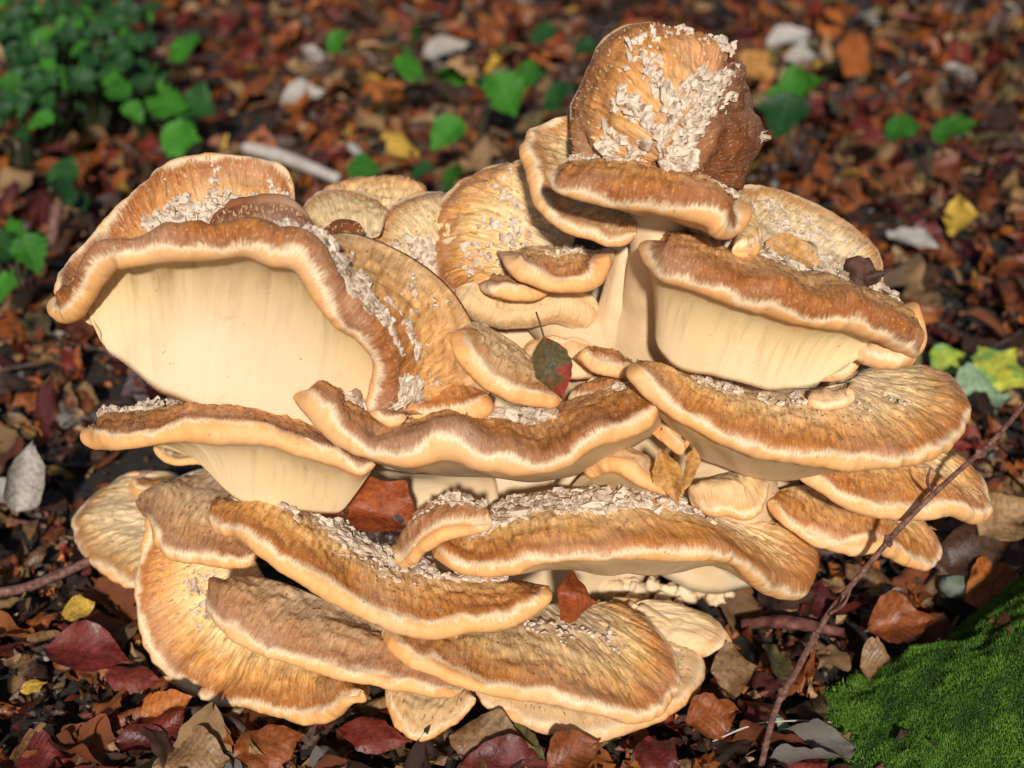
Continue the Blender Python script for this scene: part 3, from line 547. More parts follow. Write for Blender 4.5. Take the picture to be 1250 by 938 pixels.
# ------------------------------------------------------------------ leaves
def leaf_shape(Ln, Wd, seed, nu=22, nv=10, fold=.2, bend=0.0, roll=0.0, twist=0.0, crumple=.1, vein=.0008, nvein=8, lobes=0, point=.85, wav=.035):
    t = np.linspace(0, 1, nu)[:, None]; s = np.linspace(-1, 1, nv + 1)[None]
    hw = Wd / 2 * np.sin(np.pi * np.clip(t, 0.004, .996) ** point) ** np.where(t > .5, 1.25, .85) * (1 - .25 * sst(.75, 1, t))
    if lobes: hw = hw * (.62 + .38 * np.cos(2 * np.pi * lobes * t + .6)) * (.6 + .7 * t)
    hw = hw * (1 + wav * np.sin(2 * np.pi * nvein * t + seed) * np.abs(s) + (.22 * vn(t * 5 + seed, s * 0 + np.sign(s) * 3.3, seed) + .10 * vn(t * 13 + seed, s * 0 + np.sign(s) * 7.7, seed)) * np.abs(s))
    y = s * hw; x = np.broadcast_to(t * Ln, y.shape).copy()
    ph = (t - np.abs(y) / Ln * .8) * nvein
    z = fold * np.abs(y) + .05 * Wd * np.sin(t * 9 + seed * 3 + s) * np.abs(s) - vein * (1 - np.abs(np.sin(np.pi * ph)) ** .6) * np.minimum(1, np.abs(s) * 4) + crumple * Wd * .5 * fbm(x / Wd * 2.2 + seed, y / Wd * 2.2, seed * 1.7, 2) * (.25 + np.abs(s))
    if roll:
        a = y / Wd * 2 * roll; rad = Wd / 2 / max(abs(roll), 1e-3) * np.sign(roll)
        y, z = rad * np.sin(a), z * np.cos(a) + rad * (1 - np.cos(a))
    if twist:
        a = twist * (t - .5); y, z = y * np.cos(a) - z * np.sin(a), y * np.sin(a) + z * np.cos(a)
    if bend:
        rad = Ln / bend; a = x / rad
        x, z = (rad - z) * np.sin(a), rad - (rad - z) * np.cos(a)
    V = np.stack([x, y, z], -1).reshape(-1, 3)
    A = np.stack([np.broadcast_to(t, y.shape), np.broadcast_to(s, y.shape), ph], -1).reshape(-1, 3)
    return V, grid_faces(nu, nv + 1), A

def leaf_mat(name, a, b_, veincol=None, rough=.40, spec=.42, attrcol=False, blot=None, trans=0.0):
    m, N, L, b = mat(name)
    co = N.new('ShaderNodeTexCoord').outputs['Object']
    lf = attr(N, 'leaf').outputs['Vector']; sp = N.new('ShaderNodeSeparateXYZ'); L.new(lf, sp.inputs[0])
    n1 = noise(N, L, co, 70, 4, .65); rnd = N.new('ShaderNodeObjectInfo').outputs['Random']
    if attrcol:
        base = mixc(N, L, 1.0, attr(N, 'col').outputs['Color'], ramp(N, L, n1, [(.3, (.45, .4, .4)), (.5, (1, 1, 1)), (.72, (1.6, 1.6, 1.5))]), 'MULTIPLY')
    else:
        f = math_n(N, L, 'ADD', math_n(N, L, 'MULTIPLY', n1, 1.1), math_n(N, L, 'MULTIPLY', math_n(N, L, 'SUBTRACT', rnd, .55), .7), clamp=True)
        base = mixc(N, L, f, a, b_)
    n2 = noise(N, L, co, 240, 3, .6)
    base = mixc(N, L, 1.0, base, ramp(N, L, n2, [(.3, (.55, .5, .5)), (.55, (1, 1, 1)), (.75, (1.3, 1.25, 1.2))]), 'MULTIPLY')
    if blot: base = mixc(N, L, ramp(N, L, noise(N, L, co, 45, 3, .6), [(.5, (0, 0, 0)), (.58, (1, 1, 1))]), base, blot)
    vv = math_n(N, L, 'ABSOLUTE', math_n(N, L, 'SINE', math_n(N, L, 'MULTIPLY', sp.outputs[2], math.pi)))
    v1 = math_n(N, L, 'SUBTRACT', 1, math_n(N, L, 'MULTIPLY', vv, 3.2, clamp=True))
    v2 = math_n(N, L, 'SUBTRACT', 1, math_n(N, L, 'MULTIPLY', math_n(N, L, 'ABSOLUTE', sp.outputs[1]), 14, clamp=True))
    v = math_n(N, L, 'MAXIMUM', math_n(N, L, 'MULTIPLY', v1, .55), v2)
    base = mixc(N, L, math_n(N, L, 'MULTIPLY', v, .45), base, veincol) if veincol else mixc(N, L, math_n(N, L, 'MULTIPLY', v, .3), base, mixc(N, L, 1.0, base, (.45, .4, .4), 'MULTIPLY'))
    L.new(base, b.inputs['Base Color'])
    L.new(ramp(N, L, n1, [(.3, (rough - .06,) * 3), (.7, (rough + .3,) * 3)]), b.inputs['Roughness']); b.inputs['Specular IOR Level'].default_value = spec
    if trans:
        b.inputs['Transmission Weight'].default_value = 0
    bp = N.new('ShaderNodeBump'); bp.inputs['Distance'].default_value = .0012; bp.inputs['Strength'].default_value = .7
    L.new(math_n(N, L, 'ADD', math_n(N, L, 'MULTIPLY', vv, .25), n2), bp.inputs['Height']); L.new(bp.outputs[0], b.inputs['Normal'])
    return m

KIND = {  # colour pair, share in the litter
    'rust': ((.10, .026, .007), (.26, .072, .016), .27), 'red': ((.05, .007, .006), (.17, .021, .010), .15), 'tan': ((.13, .066, .026), (.34, .20, .085), .16),
    'umber': ((.020, .010, .006), (.075, .033, .016), .27), 'orange': ((.22, .055, .009), (.42, .125, .018), .075), 'yellow': ((.36, .19, .02), (.56, .36, .05), .015),
    'grey': ((.11, .095, .08), (.30, .26, .21), .03), 'olive': ((.06, .05, .017), (.15, .12, .04), .045)}  # grey: pale leaf undersides, with glints of wet leaves put into their colour
LM = {k: leaf_mat('leaf_' + k, v[0], v[1]) for k, v in KIND.items()}
LM['green'] = leaf_mat('leaf_green', (.018, .085, .006), (.045, .19, .012), (.08, .24, .03), .5, .25)
LM['deep'] = leaf_mat('leaf_deep_green', (.006, .030, .006), (.016, .075, .010), (.04, .12, .03), .45, .35)
LM['lime'] = leaf_mat('leaf_yellow_green', (.22, .32, .03), (.48, .44, .04), (.5, .5, .12), .42, blot=(.14, .26, .05))
LM['sage'] = leaf_mat('leaf_sage', (.16, .24, .13), (.24, .33, .19), (.38, .45, .3), .5)
LM['turning'] = leaf_mat('leaf_turning', (.012, .035, .006), (.10, .055, .008), (.02, .012, .006), .5, .25, blot=(.20, .022, .008))
LM['copper'] = leaf_mat('leaf_copper', (.15, .028, .008), (.36, .085, .018), (.08, .018, .008), .42, .35)
LM['amber'] = leaf_mat('leaf_amber', (.38, .16, .03), (.55, .30, .09), (.22, .08, .03), .42)
LM['paper'] = leaf_mat('leaf_paper', (.24, .21, .17), (.44, .40, .34), (.34, .30, .25), .5)

FOOT = [PZ(a, b_, .005)[:2] for a, b_ in [(60, 600), (90, 640), (120, 698), (168, 722), (190, 815), (256, 864), (400, 890), (450, 870), (468, 850), (490, 898), (530, 902), (640, 890), (700, 906), (780, 893), (850, 848), (862, 800), (892, 785), (870, 745), (780, 735), (900, 700), (1000, 660), (1080, 640), (1000, 540), (820, 500), (400, 500), (120, 540)]]
def inside(x, y, poly):
    c = np.zeros(len(x), bool); k = len(poly)
    for i in range(k):
        x0, y0 = poly[i]; x1, y1 = poly[i - 1]
        q = ((y0 > y) != (y1 > y)) & (x < (x1 - x0) * (y - y0) / (y1 - y0 + 1e-12) + x0); c ^= q
    return c
SIL = [(60, 380), (110, 290), (220, 190), (350, 200), (380, 235), (500, 212), (600, 200), (640, 150), (700, 140), (740, 40), (860, 60), (930, 170), (1060, 280), (1130, 430), (1180, 500), (1205, 630), (1140, 690), (990, 720), (860, 740), (890, 790), (855, 850), (700, 905), (480, 905), (390, 885), (200, 830), (165, 720), (90, 650), (230, 570), (100, 530), (170, 490), (120, 420)]
def project(p):
    v = p - CAM; d = v @ FWD
    return 625 + FPX * v[:, 0] / d, 469 - FPX * (v @ UPV) / d, d

# mossy root mound in front on the right
def mound(x, y):
    l_ = (x - .20) * .903 + (y + .26) * .43; q = -(x - .20) * .43 + (y + .26) * .903
    q = q + .012 * vn(l_ * 14, 0, 4); h0 = .16 * sst(-.03, .35, l_)
    h = h0 * np.clip(1 - (q / .14) ** 2, 0, 1) ** .75
    return h + .006 * fbm(x * 26, y * 26, 3) * sst(0.0, .03, h)
def ground_at(x, y): return np.maximum(gh(x, y), mound(x, y) - .012)

def rot_xyz(yaw, tilt, tdir, rollx=0):
    return np.array((Matrix.Rotation(tilt, 3, Vector((math.cos(tdir), math.sin(tdir), 0))) @ Matrix.Rotation(yaw, 3, 'Z') @ Matrix.Rotation(rollx, 3, 'X')))

kinds = list(KIND); pr = np.array([KIND[k][2] for k in kinds]); pr /= pr.sum()
NL = 14500
lx, ly = [], []
while len(lx) < NL:
    y = -.42 + 4.8 * rng.random(20000) ** 1.15; x = (rng.random(20000) * 2 - 1) * (.80 + .55 * (y + .6))
    k = ~inside(x, y, FOOT) & (mound(x, y) < .02); lx += list(x[k]); ly += list(y[k])
lx, ly = np.array(lx[:NL]), np.array(ly[:NL])
lay = rng.random(NL); lay[:5600] = .85 + .15 * rng.random(5600)
size = (.036 + .046 * rng.random(NL)) * (1 + .45 * sst(.3, 1.4, ly)); lk = rng.choice(len(kinds), NL, p=pr); lk = np.where((lk == kinds.index('yellow')) & (ly < .15), kinds.index('rust'), lk); size = np.where(rng.random(NL) < .3, size * rng.uniform(.35, .7, NL), size)
# templates: fine for the leaves one can pick out, coarse for the mass
TEMP = []
for i in range(20):
    TEMP.append(dict(Wd=rng.uniform(.40, .68), seed=i * 1.9 + .3, fold=rng.uniform(-.25, .5), bend=rng.uniform(-1.4, 1.4), roll=rng.uniform(-2.2, 2.2) if i % 2 else rng.uniform(-.6, .6), twist=rng.uniform(-.9, .9), crumple=rng.uniform(.22, .55), nvein=int(rng.integers(6, 10))))
COARSE = [leaf_shape(1, nu=9, nv=4, vein=0, **t) for t in TEMP]; MEDIUM = [leaf_shape(1, nu=18, nv=8, vein=.006, **t) for t in TEMP]
pos = np.stack([lx, ly, gh(lx, ly) + .002 + .016 * lay], 1)
pxx, pyy, dd = project(pos)
vis = (pxx > -20) & (pxx < 1270) & (pyy > -10) & (pyy < 960) & ~inside(pxx, pyy, SIL) & (lay > .85)
score = np.where(vis, size / dd, 0); order = np.argsort(-score); IND = set(order[:245].tolist())
near_foot = np.zeros(NL, bool)
for a in np.linspace(0, 2 * np.pi, 8, endpoint=False):
    near_foot |= inside(lx + .05 * np.cos(a), ly + .05 * np.sin(a), FOOT)
VV, FF, AA, CC = [], [], [], []; off = 0
fine = {}
CNAME = {'rust': 'rust brown', 'red': 'wine red', 'tan': 'dry tan', 'umber': 'dark umber', 'orange': 'orange', 'yellow': 'golden yellow', 'grey': 'pale grey', 'olive': 'olive brown'}
MARK = [(PZ(1130, 830, .02), 'beside the mossy root'), (PZ(260, 900, .02), 'before the lowest left cap'), (PZ(90, 800, .02), 'near the broad wine red leaf'), (PZ(60, 700, .02), 'by the dark curved stick'), (PZ(600, 930, .02), 'before the bottom pale caps'), (PZ(880, 850, .02), 'beside the folded pale lobe'),
        (PZ(1000, 790, .02), 'near the slanting red twig'), (PZ(1180, 700, .02), 'by the grey-green pebble'), (PZ(30, 590, .02), 'by the curled papery leaf'), (PZ(60, 470, .02), 'beside the bowl-shaped cap'), (PZ(1200, 560, .02), 'behind the slanting red twig'), (PZ(1200, 460, .02), 'near the lime and yellow leaf'),
        (PZ(1170, 360, .02), 'near the pale straw leaf'), (PZ(1150, 250, .02), 'near the round yellow leaf'), (PZ(60, 380, .02), 'near the green drooping shoot'), (PZ(350, 180, .02), 'by the white dead stick'), (PZ(970, 180, .02), 'near the green lobed seedling'), (PZ(580, 180, .02), 'near the bright green seedling'), (PZ(120, 230, .02), 'near the dim green shoot')]
INDL = np.array(sorted(IND))
def nextto(i):
    d_ = np.linalg.norm(pos[INDL] - pos[i], axis=1); d_[INDL == i] = 9; return CNAME[kinds[lk[INDL[d_.argmin()]]]]
def near_word(p): return min(MARK, key=lambda q: np.linalg.norm(q[0][:2] - p[:2]))[1]
for i in range(NL):
    yaw = rng.uniform(0, 6.283); tl = abs(rng.normal(0, .32)); td = rng.uniform(0, 6.283); up = rng.random() < .4
    if near_foot[i]: tl *= .25
    Rm = rot_xyz(yaw, min(tl, .9), td, math.pi if up else 0); ti = int(rng.integers(len(TEMP))); sz = size[i]
    p = pos[i].copy()
    if near_foot[i]: p[2] -= .008
    if i in IND:
        kd = kinds[lk[i]]; key = (kd, ti)
        if key not in fine:
            V, F, A = leaf_shape(1, nu=26, nv=10, vein=.007, **TEMP[ti])
            V = V - [V[:, 0].mean(), V[:, 1].mean(), V[:, 2].mean()]
            o = mesh('fallen_leaf', V, F, LM[kd], att={'leaf': A}); fine[key] = o
            # a short stalk belongs to the same blade
        else:
            o = fine[key].copy(); COL.objects.link(o)
        o.matrix_world = Matrix.Translation(p + [0, 0, .004]) @ Matrix(Rm.tolist()).to_4x4() @ Matrix.Scale(sz, 4)
        tt = TEMP[ti]; shape = 'rolled' if abs(tt['roll']) > .8 else ('crumpled' if tt['crumple'] > .42 else ('arched' if abs(tt['bend']) > .8 else 'flat'))
        big = 'large ' if sz > .070 else ('small ' if sz < .050 else '')
        tag(o, '%s%s %s leaf %s, beside a %s one' % (big, shape, CNAME[kd], near_word(p), nextto(i)), 'leaf', 'fallen leaves lying in the litter')
    else:
        V, F, A = MEDIUM[ti] if p[1] < .45 else COARSE[ti]
        VV.append((V - V.mean(0)) * sz @ Rm.T + p); FF.append(F + off); AA.append(A); off += len(V)
        c0, c1 = (np.array(c) for c in KIND[kinds[lk[i]]][:2]); f = rng.random()
        CC.append(np.broadcast_to((c0 * (1 - f) + c1 * f), (len(V), 3)))
o = mesh('leaf_litter', np.concatenate(VV), np.concatenate(FF), leaf_mat('litter_leaves', (0, 0, 0), (0, 0, 0), attrcol=True), att={'leaf': np.concatenate(AA), 'col': np.concatenate(CC)})
tag(o, 'carpet of brown and red fallen leaves on the forest floor', 'leaf litter', kind='stuff')

# crumbs of broken leaf between them
NF = 26000
y = -.42 + 2.4 * rng.random(NF) ** 1.5; x = (rng.random(NF) * 2 - 1) * (.6 + .45 * (y + .6)); k = (mound(x, y) < .012) | (rng.random(NF) < .03); x, y = x[k], y[k]; nf = len(x)
c = np.stack([x, y, np.maximum(gh(x, y), mound(x, y) - .020) + .006 + .017 * rng.random(nf) * ~inside(x, y, FOOT)], 1); s_ = np.exp(rng.normal(-5.35, .5, nf))[:, None]
d1 = nrm(rng.normal(0, 1, (nf, 3)) * [1, 1, .45]); d2 = nrm(np.cross(d1, rng.normal(0, 1, (nf, 3)))); n3 = np.cross(d1, d2)
V = np.stack([c - d1 * s_, c - d2 * s_ * .6 + n3 * s_ * .25, c + d1 * s_ * .9, c + d2 * s_ * .7 + n3 * s_ * .3, c - n3 * s_ * .15], 1).reshape(-1, 3)
b0 = np.arange(nf)[:, None] * 5; F = np.concatenate([b0 + q for q in ([0, 1, 4], [1, 2, 4], [2, 3, 4], [3, 0, 4])])
kk = rng.choice(len(kinds), nf, p=pr); fm = rng.random((nf, 1)) ** 1.5; cl = np.array([KIND[q][0] for q in kinds])[kk] * (1 - fm) + np.array([KIND[q][1] for q in kinds])[kk] * fm; cl = cl * rng.uniform(.4, 1.1, (nf, 1))
o = mesh('leaf_crumbs', V, F, leaf_mat('litter_crumbs', (0, 0, 0), (0, 0, 0), attrcol=True), smooth=False, att={'leaf': np.zeros((len(V), 3)) + .5, 'col': np.repeat(cl, 5, 0)})
tag(o, 'dark broken leaf crumbs between the fallen leaves', 'leaf crumbs', kind='stuff')

# ---- leaves one can name
STALK = simple('leaf_stalk', [(.3, (.06, .025, .015)), (.7, (.14, .06, .03))], 60, .6, 0)
def hero(label, kd, base, tip, Wd, hint=(0, -.5, 1), stalk=.0, name='fallen_leaf', parent=None, cat='leaf', **k):
    base, tip = np.asarray(base, float), np.asarray(tip, float); Ln = np.linalg.norm(tip - base)
    X = (tip - base) / Ln; h = np.array(hint, float); Z = nrm(h - (h @ X) * X); Yv = np.cross(Z, X)
    if parent is None: k['crumple'] = k.get('crumple', .1) * 1.5 + .08; k.setdefault('twist', float(rng.uniform(-.7, .7)))
    V, F, A = leaf_shape(Ln, Wd, k.pop('seed', len(bpy.data.objects) * .7), wav=k.pop('wav', .02), nu=k.pop('nu', 30), nv=k.pop('nv', 12), vein=k.pop('vein', .0005), **k)
    Rm = np.stack([X, Yv, Z], 1); V = V @ Rm.T + base
    if parent is None:
        root = empty(name, base); tag(root, label, cat)
        under(mesh('blade', V, F, LM[kd], att={'leaf': A}), root); par = root
    else:
        par = under(mesh('leaf', V, F, LM[kd], att={'leaf': A}), parent)
    if stalk and parent is None:
        sv, sf = tube([base + X * Ln * .12, base, base - X * stalk * .5 + Z * stalk * .12, base - X * stalk], [.0007, .0008, .0007, .0006], 6, 5)
        under(mesh('stalk', sv, sf, STALK), root)
    return par
G = lambda px, py, z=.02: PZ(px, py, z)
hero('green and red mottled leaf standing upright between the centre caps', 'turning', P(664, 412, -.105), P(688, 490, -.125), .027, (.1, -1, .2), stalk=.018, fold=.15, bend=.2, crumple=.04)
hero('glossy red-brown folded leaf lying in the hollow behind the flaky front shelf', 'copper', P(422, 616, -.12), P(518, 640, -.13), .042, (.05, -.55, .85), fold=.75, bend=-.5, crumple=.22, vein=.0014, nvein=7)
hero('dark red curled leaf scrap beside the folded red-brown leaf', 'red', P(384, 604, -.115), P(424, 630, -.12), .020, (0, -.8, .6), fold=.3, roll=.6, crumple=.15)
hero('dark torn leaf under the folded red-brown leaf in the hollow', 'umber', P(440, 640, -.125), P(512, 655, -.13), .022, (0, -.6, .8), crumple=.25)
hero('amber leaf hanging below the pale flap under the right shelf', 'amber', P(806, 548, -.125), P(832, 612, -.125), .020, (-.4, -1, .1), fold=.5, bend=.3, crumple=.06)
hero('amber leaf half curled against the other amber leaf under the right shelf', 'amber', P(846, 545, -.122), P(836, 608, -.122), .015, (.6, -1, .1), fold=.4, bend=-.2, crumple=.06)
hero('red-brown folded leaf wedged under the flaky front shelf', 'copper', P(680, 722, -.155), P(738, 734, -.16), .040, (.25, -.75, .65), fold=-1.1, bend=-.5, crumple=.25)
hero('amber brown leaf lying in the hollow of the right back cap', 'amber', P(935, 295, -.0), P(1005, 330, -.005), .03, (0, -.7, .7), crumple=.08)
hero('yellow leaf scrap stuck between the left back caps', 'yellow', P(415, 305, -.045), P(440, 285, -.05), .018, (0, -.8, .6), crumple=.1)
hero('broad wine red leaf beside the lowest left cap', 'red', G(55, 792, .03), G(160, 800, .035), .042, (0, -.35, 1), fold=.12, bend=-.3, crumple=.10, roll=.5)
hero('long dark red leaf pushed under the lowest left cap', 'red', G(128, 822, .03), G(200, 832, .03), .026, (0, -.5, 1), roll=-.9, crumple=.1)
hero('small golden leaf above the broad wine red leaf', 'yellow', G(76, 752, .03), G(121, 738, .035), .026, (.1, -.6, 1), fold=.2, crumple=.16, bend=.5)
hero('tiny yellow leaf lying alone on dark crumbs', 'yellow', G(24, 843, .022), G(58, 833, .024), .013, (0, -.5, 1), crumple=.1)
hero('orange curled leaf below the lowest left cap', 'orange', G(172, 880, .03), G(238, 850, .04), .030, (-.2, -.7, 1), roll=1.2, crumple=.2)
hero('maroon rolled leaf leaning on the orange curled leaf', 'red', G(185, 902, .03), G(226, 868, .045), .024, (.4, -.7, .8), roll=1.4, crumple=.1)
hero('purple brown rolled leaf with a pale line at the bottom litter', 'red', G(140, 908, .03), G(216, 905, .03), .034, (0, -.5, 1), roll=1.7, crumple=.1)
hero('tan leaf with strongly ribbed veins in the front litter', 'tan', G(185, 935, .03), G(282, 918, .035), .055, (0, -.5, 1), vein=.004, nvein=11, bend=-.5, crumple=.06, fold=-.15)
hero('brown dry leaf next to the strongly ribbed tan leaf', 'rust', G(285, 925, .03), G(372, 895, .03), .038, (0, -.4, 1), roll=-.7, crumple=.22)
hero('scarlet leaf lying in the front litter corner', 'red', G(15, 935, .03), G(85, 925, .03), .042, (0, -.3, 1), crumple=.1, fold=.15)
hero('narrow rust leaf standing on edge below the lowest left cap', 'orange', G(248, 876, .03), G(290, 915, .03), .012, (.4, -.8, .4), roll=.6, crumple=.15)
hero('long dark red leaf below the small pale lobe', 'red', G(415, 888, .022), G(500, 905, .022), .032, (0, -.4, 1), roll=-.8, crumple=.08)
hero('large tan brown leaf resting before the bottom pale caps', 'tan', G(548, 898, .018), G(655, 918, .02), .042, (0, -.5, 1), crumple=.14, bend=.25, fold=.1)
hero('olive yellow leaf leaning against the bottom pale cap', 'olive', G(612, 888, .02), G(668, 932, .022), .024, (.2, -.5, 1), roll=.6, crumple=.1)
hero('rust red curled leaf touching the lowest pale cap', 'rust', G(668, 938, .022), G(735, 905, .035), .038, (-.2, -.7, .8), roll=.9, crumple=.16)
hero('maroon leaf under the tan brown front leaf', 'red', G(560, 935, .018), G(690, 938, .018), .036, (0, -.4, 1), crumple=.1, roll=.4)
hero('reddish leaf right of the lowest pale cap', 'rust', G(838, 880, .025), G(905, 870, .03), .036, (0, -.5, 1), crumple=.2, roll=.5)
hero('dark red crumpled leaf in front of the folded pale lobe', 'red', G(780, 905, .025), G(830, 938, .025), .034, (.2, -.6, .8), crumple=.25)
hero('ribbed brown leaf beside the folded pale lobe', 'tan', G(868, 820, .028), G(925, 815, .03), .040, (0, -.6, .9), vein=.003, crumple=.1, nvein=7)
hero('upright brown leaf strip right of the folded pale lobe', 'olive', G(935, 785, .03), G(962, 850, .03), .022, (.3, -.8, .6), roll=1.0, crumple=.12)
hero('rust frilled leaf under the right shelves', 'rust', G(1060, 765, .03), G(1140, 760, .035), .044, (0, -.6, .9), crumple=.3, vein=.002)
hero('pale brown leaf lying before the rust frilled leaf', 'tan', G(1050, 815, .025), G(1098, 810, .03), .042, (0, -.5, 1), crumple=.1)
hero('large brown curled leaf behind the lowest right shelf', 'umber', G(1140, 690, .05), G(1248, 645, .07), .05, (.2, -.7, .7), crumple=.22, roll=.9)
hero('large tan leaf arching over the curled brown leaf', 'tan', G(1195, 655, .07), G(1260, 610, .09), .05, (0, -.7, .7), crumple=.2, roll=.8)
hero('flaming orange leaf leaning behind the mossy mound', 'orange', G(1180, 735, .03), G(1250, 690, .05), .045, (-.1, -.8, .6), crumple=.1, nvein=7)
hero('yellow green leaf beside the right shelf', 'lime', G(1138, 452, .02), G(1180, 430, .03), .045, (0, -.6, .9), crumple=.1)
hero('lime and yellow leaf above the broad green leaf', 'lime', G(1195, 470, .03), G(1240, 430, .04), .06, (0, -.6, .9), crumple=.12)
hero('broad dull green fallen leaf beside the right shelf', 'sage', G(1160, 490, .02), G(1235, 480, .03), .07, (0, -.6, .9), crumple=.06)
hero('round yellow leaf in the litter behind the right cap', 'yellow', G(1152, 268, .03), G(1196, 262, .05), .055, (0, -.9, .6), crumple=.1)
hero('white and green leaf showing its underside behind the right cap', 'paper', G(1082, 285, .03), G(1148, 302, .03), .035, (0, -.5, 1), roll=.6)
hero('pale straw leaf behind the right back cap', 'tan', G(1078, 330, .02), G(1120, 350, .03), .08, (0, -.8, .7), crumple=.1)
hero('orange leaf standing in the far litter behind the tallest cap', 'orange', G(1030, 90, .05), G(1052, 40, .10), .07, (0, -1, .3), crumple=.06)
hero('amber leaf lying in the far litter behind the tallest cap', 'amber', G(905, 95, .02), G(940, 65, .04), .07, (0, -.9, .5), crumple=.08)
for px, py, lb in [(985, 68, 'white leaf in the litter behind the tallest cap'), (965, 45, 'white leaf lying behind another white leaf in the far litter'), (545, 60, 'pale curled leaf among the far seedling leaves'), (370, 118, 'pale torn leaf in the far litter behind the centre caps')]:
    hero(lb, 'paper', G(px - 28, py + 8, .02), G(px + 28, py - 6, .03), .06, (0, -.6, .9), roll=.9, crumple=.1)
hero('curled papery pale leaf standing in the left litter', 'paper', G(20, 625, .03), G(40, 540, .09), .05, (.4, -.8, .4), roll=1.5, crumple=.08)
hero('pale papery strip beside the curled papery leaf', 'paper', G(-20, 600, .03), G(72, 602, .04), .03, (0, -.8, .6), roll=1.2, bend=.6)
hero('small dull green lobed oak leaf before the mossy mound', 'sage', G(925, 915, .012), G(985, 885, .02), .038, (0, -.4, 1), lobes=3, crumple=.05, fold=.08, stalk=.01, nu=40)

# ---- seedlings and ground plants
STEMG = simple('plant_stem', [(.3, (.02, .03, .01)), (.7, (.05, .06, .02))], 60, .5, 0)
def plant(label, base, leaves, kd='green', wr=.75, group=None, name='seedling', up=.8):
    lv2 = []
    for c, Ln, ang in leaves:
        c = np.asarray(c); d0 = c - CAM; zt = .05 + .12 * np.clip(1 - project(c[None])[1][0] / 260, 0, 1) + rng.uniform(-.015, .02)
        k_ = (zt - CAM[2]) / d0[2]; lv2.append((CAM + d0 * k_, Ln * k_, ang))
    leaves = lv2; base = np.mean([l_[0] for l_ in leaves], 0); base[2] = gh(base[0], base[1]); root = empty(name, base); tag(root, label, 'plant', group)
    for i, (c, Ln, ang) in enumerate(leaves):
        c = np.asarray(c); d = nrm(np.array([math.cos(ang), -.45, math.sin(ang) * .7 - .1]))
        b0 = c - d * Ln * .5
        hero(None, kd if rng.random() < .86 else ('deep' if kd == 'green' else 'green'), b0, c + d * Ln * .5, Ln * wr, (rng.normal(0, .25), -.75, up), parent=root, fold=rng.uniform(.1, .4), bend=rng.uniform(.1, .9), crumple=.14, nu=26, nv=8, point=rng.uniform(.55, .75), wav=rng.uniform(.06, .16), nvein=6)
        mid = base * .5 + b0 * .5 + np.array([rng.normal(0, .01), .01, .03])
        V, F = tube([base, mid, b0 + d * Ln * .05], [.0015, .0012, .0009], 6, 4); under(mesh('stem', V, F, STEMG), root)
    return root
Pl = lambda px, py, Y: P(px, py, Y)
plant('bright green seedling with broad leaves behind the central caps', P(590, 190, 1.05), [(Pl(490, 88, 1.15), .075, 2.8), (Pl(553, 84, 1.12), .075, 1.5), (Pl(618, 122, 1.05), .085, -1.3), (Pl(648, 98, 1.1), .07, .1), (Pl(545, 168, 1.0), .07, -2.3), (Pl(590, 108, 1.1), .06, 2.6)])
plant('tiny bright green leaf pair left of the broad seedling', P(440, 90, 1.3), [(Pl(418, 53, 1.4), .06, .2), (Pl(500, 42, 1.4), .05, 1.9)])
plant('low green shoot at the foot of the broad seedling', P(470, 215, .8), [(Pl(447, 208, .8), .055, .1), (Pl(520, 210, .8), .04, .3), (Pl(560, 218, .85), .06, .8)])
plant('dark green seedling beside the upper caps', P(690, 160, 1.0), [(Pl(690, 122, 1.0), .07, .5), (Pl(720, 60, 1.2), .05, .2), (Pl(668, 45, 1.3), .06, 0)], 'deep')
plant('green lobed seedling right of the tallest cap', P(965, 185, 1.0), [(Pl(955, 150, 1.0), .09, -1.8), (Pl(985, 112, 1.05), .085, .3), (Pl(945, 120, 1.05), .06, 2.4)])
plant('small green shoot right of the lobed seedling', P(1130, 190, 1.0), [(Pl(1105, 160, 1.0), .06, .4), (Pl(1160, 165, 1.0), .055, .1), (Pl(1175, 155, 1.0), .05, .4)])
plant('green seedling with jagged leaves above the left bowl', P(230, 205, .7), [(Pl(235, 62, .95), .07, .1), (Pl(205, 130, .8), .08, .2), (Pl(245, 135, .8), .07, -.4), (Pl(228, 172, .72), .07, -.2), (Pl(150, 118, .85), .05, -.6), (Pl(165, 140, .85), .04, -.9)])
plant('dim green shoot left of the bowl-shaped cap', P(90, 260, .55), [(Pl(85, 215, .55), .05, -.5), (Pl(70, 235, .55), .045, 2.5), (Pl(100, 250, .55), .03, -1)], 'deep')
plant('green drooping shoot at the left edge of the litter', P(20, 370, .3), [(Pl(25, 290, .35), .05, .4), (Pl(40, 315, .33), .05, -1.2), (Pl(15, 355, .3), .05, .1), (Pl(-10, 300, .35), .05, 2.5)], 'green')
for (cx, cy, yy, nn_, lb) in [(15, 30, 1.0, 46, 'dense dark green herb in the far corner left of the seedlings'), (70, 25, 1.1, 46, 'tall dark green herb behind the low corner herbs'), (125, 35, 1.1, 40, 'leafy dark green herb between the corner herb and jagged seedling'),
                            (50, 85, .85, 42, 'low dark green herb in front of the corner herbs'), (105, 90, .95, 36, 'dark green herb right of the low corner herb'), (165, 80, 1.05, 26, 'straggling green herb nearest the jagged-leaved seedling'), (10, 130, .8, 24, 'sparse dark herb in front of the low corner herb')]:
    lv = [(P(cx + rng.normal(0, 26), cy + rng.normal(0, 20), yy + rng.normal(0, .04)), rng.uniform(.022, .048), rng.uniform(-3.1, 3.1)) for _ in range(nn_)]
    plant(lb, P(cx, cy + 25, yy), lv, 'deep', .6, name='herb')

